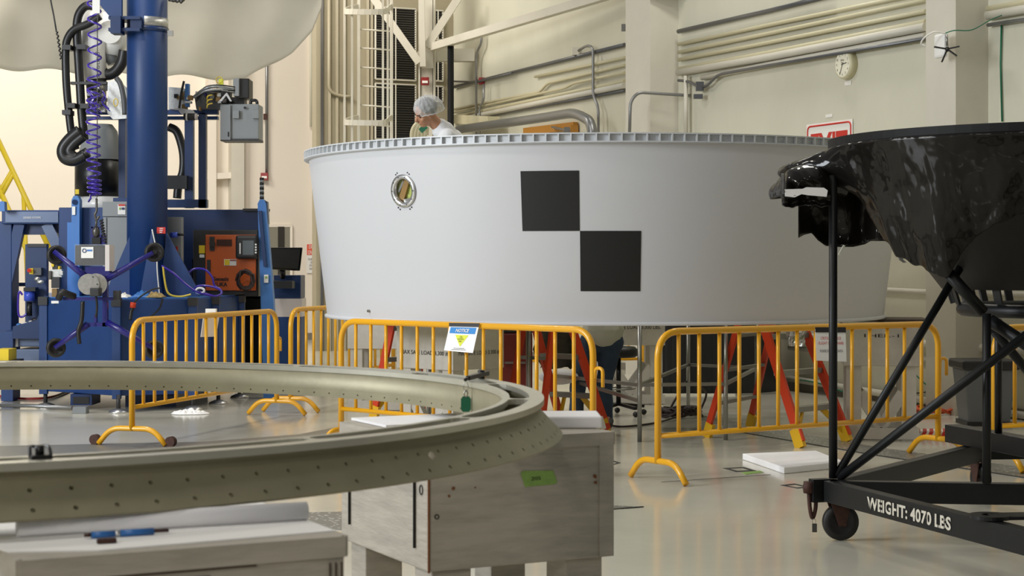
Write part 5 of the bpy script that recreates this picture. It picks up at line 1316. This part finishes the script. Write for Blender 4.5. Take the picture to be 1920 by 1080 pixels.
hose([(233, 95), (228, 118), (215, 135), (200, 140), (190, 132)], .065, Y=YR)
hose([(316, 238), (332, 248), (343, 285), (343, 320), (335, 345), (332, 372)], .05, Y=YR+.6)
for i, (pts, r_) in enumerate((([(150, 245), (130, 262), (118, 280), (122, 296), (140, 300), (160, 290)], .07), ([(156, 255), (138, 270), (130, 285), (145, 296), (165, 285)], .06))): hose(pts, r_, Y=YR-.35)
for x, y in ((118, 88), (146, 87), (126, 197), (152, 198), (118, 210)): bpo('hose_clamp', 'charcoal', rb_, x-2, y-4, x+14, y+5, YR-.38, .18)
bpo('clamp_bar', 'charcoal', rb_, 132, 153, 200, 158, YR-.3, .1)
# tool stand with gripper
ts = thing('tool_stand', 'blue steel frame holding silver gripper tools behind the column', 'stand', (X(310, 20.3), 20.3, 1.2))
for x0, x1, Y in ((222, 235, 20.2), (346, 362, 20.4), (372, 386, 20.1)): bpo('post', 'blue_dark', ts, x0, 212, x1, 390, Y, .1)
bpo('top_rail', 'blue_paint', ts, 158, 206, 408, 214, 20.1, .1); bpo('top_rail', 'blue_dark', ts, 158, 218, 408, 224, 20.5, .1)
bpo('bottom_rail', 'blue_dark', ts, 312, 374, 388, 389, 20.1, .1); bpo('middle_plate', 'black_plastic', ts, 313, 329, 350, 354, 20.3, .1); bpo('foot_plate', 'blue_paint', ts, 212, 371, 240, 378, 20.1, .3)
MB().box((X(380, 20.3), 20.3, 1.35), (.12, .12, .35)).build('pedestal', 'blue_dark', ts); MB().box((X(228, 20.3), 20.3, 1.4), (.1, .12, .45)).build('pedestal', 'blue_dark', ts); MB().box((X(354, 20.5), 20.5, 1.4), (.1, .12, .45)).build('pedestal', 'blue_dark', ts)
gt = thing('gripper_tool', 'silver gripper with wiring and pneumatics left of the column', 'gripper', P(215, 224, 19.7))
MB().slab([P(202, 152, 19.7), P(222, 150, 19.7), P(237, 165, 19.7), P(237, 222, 19.7), P(212, 224, 19.7), P(201, 212, 19.7)], (0, .05, 0)).build('side_plate', 'silver', gt)
MB().tube(cr([P(218, 146, 19.6), P(226, 158, 19.6), P(232, 185, 19.6), P(234, 215, 19.6)], 5), .03, 10).build('cylinder', 'grey_dark', gt)
MB().tube([P(217+4*cos(k*pi/6), 192+7*sin(k*pi/6), 19.6) for k in range(12)], .006, 6, closed=True).build('yellow_loop', 'cable_yellow', gt)
rnd = random.Random(3)
for i in range(26):
    x, y = 162+rnd.random()*36, 158+rnd.random()*44; w_, h_ = 3+rnd.random()*8, 3+rnd.random()*8
    bpo('tool_block', rnd.choice(['silver', 'dark_steel', 'black_plastic', 'blue_dark', 'grey_box', 'silver']), gt, x, y, x+w_, y+h_, 19.6+rnd.random()*.3, .08, .003)
for i in range(7):
    x, y = 160+rnd.random()*30, 155+rnd.random()*20
    MB().tube(cr([P(x, y, 19.55), P(x+10, y+14, 19.5), P(x+4, y+26, 19.55), P(x+18, y+40, 19.55)], 5), .007, 6).build('wire', rnd.choice(['violet_hose', 'black_hose', 'black_hose']), gt)
g2 = thing('gripper_tool', 'silver gripper with cables and a black camera right of the column', 'gripper', P(380, 212, 20.0))
MB().slab([P(316, 163, 20), P(344, 165, 20), P(352, 172, 20), P(350, 204, 20), P(316, 205, 20)], (0, .08, 0)).build('side_plate', 'silver', g2)
MB().slab([P(364, 178, 20), P(400, 168, 20), P(432, 172, 20), P(430, 205, 20), P(368, 205, 20)], (0, .15, 0)).build('body_plate', 'grey_dark', g2)
MB().slab([P(332, 202, 19.9), P(360, 206, 19.9), P(366, 212, 19.9), P(348, 218, 19.9), P(338, 212, 19.9)], (0, .1, 0)).build('bright_jaw', 'alu', g2)
MB().cyl(P(345, 219, 19.85), P(366, 219, 19.85), .04).build('roller', 'charcoal', g2); MB().cyl(P(349, 219, 19.85), P(352, 219, 19.85), .045).build('roller_band', 'label_white', g2)
MB().cyl(P(362, 219, 19.85), P(370, 219, 19.85), .038).build('roller_end', 'pink_clean', g2)
MB().slab([P(410, 190, 19.8), P(425, 173, 19.8), P(435, 190, 19.8), P(431, 190, 19.8), P(424, 179, 19.8), P(416, 190, 19.8)], (0, .02, 0)).build('bracket', 'alu', g2)
for i in range(20):
    x, y = 318+rnd.random()*100, 170+rnd.random()*34
    bpo('tool_block', rnd.choice(['silver', 'dark_steel', 'black_plastic', 'blue_bright', 'grey_box', 'silver', 'brown_strap']), g2, x, y, x+3+rnd.random()*9, y+3+rnd.random()*7, 19.85+rnd.random()*.1, .08, .003)
for i in range(12):
    y0 = 160+rnd.random()*12; MB().tube(cr([P(362+rnd.random()*8, y0+12+rnd.random()*8, 19.8), P(385, y0+2, 19.75), P(410, y0-2+rnd.random()*5, 19.75), P(440, y0+rnd.random()*6, 19.85)], 5), .008, 6).build('wire', rnd.choice(['black_hose', 'black_hose', 'silver', 'grey_box']), g2)
for k in range(3): MB().tube(cr([P(398, 178+k*8, 19.75), P(390, 180+k*8, 19.7), P(388, 186+k*8, 19.75)], 5), .008, 6).build('yellow_wire', 'cable_yellow', g2)
MB().tube([P(411+6*cos(k*pi/8), 150+6*sin(k*pi/8), 19.8) for k in range(16)], .006, 6, closed=True).build('yellow_loop', 'cable_yellow', g2)
bpo('yellow_plug', 'label_lime', g2, 410, 148, 418, 160, 19.8, .04)
MB().tube(cr([P(345, 152, 19.8), P(340, 175, 19.8), P(336, 203, 19.8)], 4), .014, 8).build('black_hose', 'black_hose', g2)
bpo('blue_valve', 'blue_light', g2, 347, 157, 354, 200, 19.9, .08)
cmr = thing('camera_box', 'black boxy camera unit above the grey electrical box', 'camera', P(450, 190, 20.0))
bpo('housing', 'black_plastic', cmr, 446, 147, 467, 184, 19.9, .3, .01); bpo('side', 'grey_box', cmr, 437, 147, 448, 180, 19.85, .2, .005); bpo('mount', 'black_plastic', cmr, 434, 182, 458, 195, 20, .2)
eb = thing('electrical_box', 'grey electrical box with two black handles right of the gripper', 'box', P(449, 262, 19.9))
bpo('body', 'grey_box', eb, 413, 195, 485, 262, 19.9, .35, .008)
bpo('side_strip', 'grey_box', eb, 413, 197, 432, 262, 19.87, .03); bpo('base_edge', 'charcoal', eb, 413, 260, 485, 264, 19.88, .37)
for x in (436, 473): bpo('latch', 'grey_box', eb, x, 207, x+12, 222, 19.85, .05, .004)
for x in (419, 470): MB().tube(fillet([P(x, 197, 19.95), P(x, 188, 19.95), P(x+12, 188, 19.95), P(x+12, 198, 19.95)], .04), .018, 8).build('handle', 'black_plastic', eb)
MB().cyl(P(459, 202, 19.89), P(459, 202, 19.86), .014).build('knob', 'charcoal', eb); bpo('slot', 'black_ink', eb, 427, 247, 429, 256, 19.86, .01)
# grey enclosures behind the column
e1 = thing('grey_enclosure', 'small grey enclosure with a white warning label above the big one', 'enclosure', P(215, 407, 19.6))
bpo('body', 'grey_box', e1, 192, 378, 240, 406, 19.6, .12, .006)
lb = bpo('label', 'label_white', e1, 221, 383, 235, 402, 19.59, .01); bpo('red_strip', 'sign_red', lb, 222, 383, 234, 386, 19.58, .01); bpo('blue_dot', 'blue_dark', lb, 228, 389, 233, 393, 19.58, .01); bpo('green_mark', 'tape_green', lb, 223, 389, 226, 393, 19.58, .01)
e2_ = thing('grey_enclosure', 'tall grey enclosure standing behind the blue column', 'enclosure', P(265, 558, 19.6))
bpo('body', 'grey_box', e2_, 193, 407, 340, 556, 19.6, .14, .006); bpo('seam', 'grey_dark', e2_, 199, 408, 200, 500, 19.59, .01)
bpo('red_mark', 'sign_red', e2_, 330, 462, 333, 472, 19.59, .01)
MB().cyl(P(319, 441, 19.5), P(333, 440, 19.5), .03).build('blue_plug', 'filter_blue', e2_); MB().cyl(P(333, 440, 19.5), P(345, 440, 19.5), .014).build('plug_cable', 'black_hose', e2_)
# back panel, outrigger, beacon
bk = thing('rear_panel', 'dark blue rear wall panel of the machine behind the orange cabinet', 'panel', P(420, 600, 21.2))
bpo('sheet', 'blue_dark', bk, 313, 393, 502, 560, 21.0, .12); bpo('top_cap', 'charcoal', bk, 455, 391, 502, 396, 20.95, .2); bpo('lower_skirt', 'black_post', bk, 452, 540, 505, 690, 21.0, .12)
bpo('support', 'blue_dark', bk, 455, 560, 500, 740, 21.1, .1)
og = thing('outrigger', 'tall slanted blue outrigger leg with a rounded top', 'frame', G(505, 724))
MB().slab([P(483, 382, 20.2), P(487, 374, 20.2), P(494, 374, 20.2), P(498, 382, 20.2), P(512, 560, 20.2), P(521, 747, 20.2), P(494, 747, 20.2), P(488, 540, 20.2)], (0, .15, 0)).build('leg_plate', 'blue_light', og)
MB().slab([P(496, 376, 20.28), P(501, 378, 20.28), P(503, 420, 20.28), P(499, 420, 20.28)], (0, .12, 0)).build('back_plate', 'blue_dark', og)
MB().slab([P(484, 395, 20.15), P(490, 395, 20.15), P(500, 500, 20.15), P(494, 500, 20.15)], (0, .05, 0)).build('inner_rib', 'blue_dark', og)
lb = bpo('label', 'label_white', og, 495, 515, 503, 530, 20.17, .01); bpo('green_triangle', 'tape_green', lb, 497, 518, 501, 522, 20.16, .01)
bc = thing('beacon_light', 'black and grey stack beacon on top of the outrigger', 'signal light', P(491, 374, 20.25))
for i, mm in enumerate(['black_plastic', 'grey_box', 'black_plastic', 'grey_box', 'black_plastic', 'grey_box', 'black_plastic', 'grey_box', 'black_plastic']):
    a = 333+i*4.5; MB().cyl(P(491, a, 20.25), P(491, a+4.6, 20.25), .024 if i % 2 else .026).build('segment', mm, bc)
# orange cabinet
kk = thing('control_cabinet', 'charcoal control cabinet with an orange door', 'cabinet', P(425, 560, 20.2))
bpo('body', 'charcoal', kk, 362, 431, 484, 556, 20.25, .5, .01)
bpo('door', 'orange_door', kk, 385, 440, 480, 545, 20.22, .03, .008)
bpo('handle', 'charcoal', kk, 388, 487, 394, 510, 20.19, .03); bpo('vent_plate', 'rust', kk, 406, 449, 434, 461, 20.2, .02); MB().cyl(P(398, 457, 20.22), P(398, 457, 20.16), .035).build('main_switch', 'black_plastic', kk)
bpo('switch_plate', 'charcoal', kk, 393, 444, 402, 470, 20.2, .02)
text('Genesis\nKUKA', 'lettering', 'black_ink', kk, P(413, 528, 20.21), (1, 0, 0), U, .045, .19, thick=.003, bold=.03)
wl = bpo('warning_label', 'label_white', kk, 420, 486, 443, 498, 20.21, .01); bpo('yellow_mark', 'label_yellow', wl, 421, 487, 430, 497, 20.2, .01); bpo('red_strip', 'red_alarm', wl, 431, 487, 442, 489, 20.2, .01)
bpo('yellow_tag', 'label_yellow', kk, 373, 460, 384, 475, 20.22, .02); bpo('white_tag', 'label_white', kk, 374, 477, 383, 483, 20.22, .02)
pd_ = thing('teach_pendant', 'black handheld control pendant hanging on the orange door', 'controller', P(461, 487, 20.1))
bpo('body', 'black_plastic', pd_, 441, 441, 484, 486, 20.1, .06, .03); bpo('screen', 'screen_grey', pd_, 455, 451, 476, 478, 20.09, .01); bpo('keys', 'label_white', pd_, 449, 456, 451, 476, 20.09, .01)
for k, y in enumerate((457, 462, 467, 472)): bpo('key', 'label_white', pd_, 478, y, 481, y+3, 20.09, .01)
pts = []
for k in range(60):
    a = k/12*2*pi; r_ = 20-1.2*(k % 7); pts.append(P(460+r_*.9*cos(a), 525+r_*sin(a), 20.1-.002*k))
one(MB().tube(pts, .013, 6), 'cable_coil', 'cable_dark', 'coil of black cable hanging on the orange cabinet door', 'cable')
# monitor and carts at right of machine
mo = thing('monitor', 'black flat monitor turned slightly, right of the machine', 'monitor', P(535, 515, 24))
MB().slab([P(501, 464, 24.2), P(567, 464, 23.9), P(562, 508, 23.9), P(501, 505, 24.2)], (0, .05, 0)).build('screen', 'screen', mo, bevel=.01)
MB().slab([P(504, 467, 24.17), P(563, 467, 23.87), P(559, 504, 23.87), P(504, 501, 24.17)], (0, .01, 0)).build('glass', 'black_ink', mo)
MB().cyl(P(530, 506, 24.1), P(530, 520, 24.2), .04).build('stand', 'black_plastic', mo)
bpo('keyboard_shelf', 'charcoal', mo, 510, 527, 548, 541, 23.9, .3)
ct = thing('blue_cart', 'blue and white equipment cart right of the machine', 'cart', G(535, 690))
bpo('upper_box', 'blue_bright' if False else 'blue_dark', ct, 513, 516, 564, 560, 24.3, .5, .01); bpo('white_panel', 'pink_clean', ct, 513, 560, 566, 594, 24.3, .5)
bpo('lower_box', 'blue_paint', ct, 500, 593, 564, 700, 24.3, .5, .01)
# hoses and rags on the deck
def dh_(pts, r_, mt, lab, nm='air_hose', cat='hose', Y=18.9):
    return one(MB().tube(cr([P(x, y, Y+(.02*i)) for i, (x, y) in enumerate(pts)], 8), r_, 8), nm, mt, lab, cat)
dh_([(303, 498), (325, 512), (345, 530), (365, 545), (380, 551), (405, 555), (416, 548), (400, 538), (372, 536), (362, 546)], .011, 'violet_hose', 'violet air hose crossing the column foot into a bundle on the deck')
dh_([(352, 513), (365, 504), (385, 506), (398, 520), (402, 535), (415, 545), (409, 556), (385, 550), (368, 544)], .011, 'violet_hose', 'violet air hose looping before the orange cabinet', Y=19.3)
dh_([(306, 500), (308, 520), (313, 545), (322, 554), (340, 556), (358, 552)], .011, 'cable_yellow', 'yellow cable running down the column foot', 'cable', 'cable')
dh_([(285, 430), (293, 470), (295, 510), (299, 552)], .007, 'label_white', 'thin white line running down the front of the column foot', 'cable', 'cable', Y=18.85)
one(MB().tube([P(375+8*cos(a*.5), 545+5*sin(a*.5), 19.2) for a in range(26)], .013, 6), 'cable_bundle', 'label_white', 'white tied bundle of small tubes on the deck corner', 'cable')
def rag(name, mt, x0, x1, y, Y, lab, hh=.09):
    a, b = P(x0, y, Y), P(x1, y, Y)
    def f(u, v):
        return V((a.x+(b.x-a.x)*u+.02*noise.noise(V((u*4, v*4, x0))), Y-.12+.3*v, a.z+.004+hh*(sin(pi*u)**.6)*(sin(pi*v)**.6)*(.5+.6*abs(noise.noise(V((u*5+x0, v*4, 1)))))))
    return one(MB().grid(f, 28, 14), name, mt, lab, 'cloth', solid=.006)
ztop = HZ+(CAMZ-1.2)*F/18.75
rag('rag', 'blue_light', 248, 282, ztop, 18.75, 'crumpled blue and white rag on the machine deck'); rag('rag', 'tan_rag', 276, 306, ztop, 18.75, 'crumpled tan rag on the machine deck', .08); rag('rag', 'sign_white', 222, 244, ztop, 18.75, 'crumpled white rag on the machine deck, left of the others', .06)
t = thing('power_plug', 'orange power plug with black cable hanging over the front of the base', 'plug', P(250, 590, 18.3))
MB().cyl(P(250, 567, 18.28), P(249, 577, 18.28), .03).build('plug_head', 'ladder_orange', t)
MB().tube(cr([P(249, 577, 18.28), P(246, 585, 18.28), P(244, 600, 18.26)], 5), .02, 8).build('sleeve', 'black_hose', t)
MB().tube(cr([P(252, 567, 18.28), P(265, 555, 18.28), P(285, 543, 18.4), P(300, 540, 18.6)], 5), .009, 8).build('cable', 'black_hose', t)
dh_([(305, 560), (298, 580), (275, 600), (256, 620), (246, 650)], .01, 'black_hose', 'black cable drooping across the front of the blue base', 'cable', 'cable', Y=18.2)
# floor items near the machine
def frag(u, v):
    a = 2*pi*u; r_ = .19*v*(1+.25*noise.noise(V((cos(a)*1.5, sin(a)*1.5, 4)))); c = G(354, 776)
    return c+V((r_*cos(a), .8*r_*sin(a), .004+(.012+.06*abs(noise.noise(V((r_*cos(a)*16, r_*sin(a)*16, 0)))))*min(1, (1-v)*4)))
one(MB().grid(frag, 40, 14, False), 'white_cloth', 'paper', 'crumpled white cloth lying on the floor before the blue base', 'cloth')
t = thing('floor_box', 'grey floor outlet box with a conduit at the left', 'box', G(148, 776))
a = G(148, 776); MB().box(a+V((0, .08, .035)), (.14, .14, .07)).build('box_body', 'grey_box', t, bevel=.004)
MB().tube([G(136, 770)+V((0, 0, .03)), G(60, 766)+V((0, 0, .03)), G(-20, 765)+V((0, 0, .03))], .02, 8).build('conduit', 'conduit', t)
one(MB().tube(cr([G(-20, 741)+V((0, 0, .015)), G(20, 748)+V((0, 0, .015)), G(60, 750)+V((0, 0, .015)), G(100, 746)+V((0, 0, .015)), G(140, 730)+V((0, 0, .015))], 8), .014, 8), 'red_hose', 'cable_red', 'red hose on the floor at the left edge beyond the ring', 'hose')
bpy.context.view_layer.update()
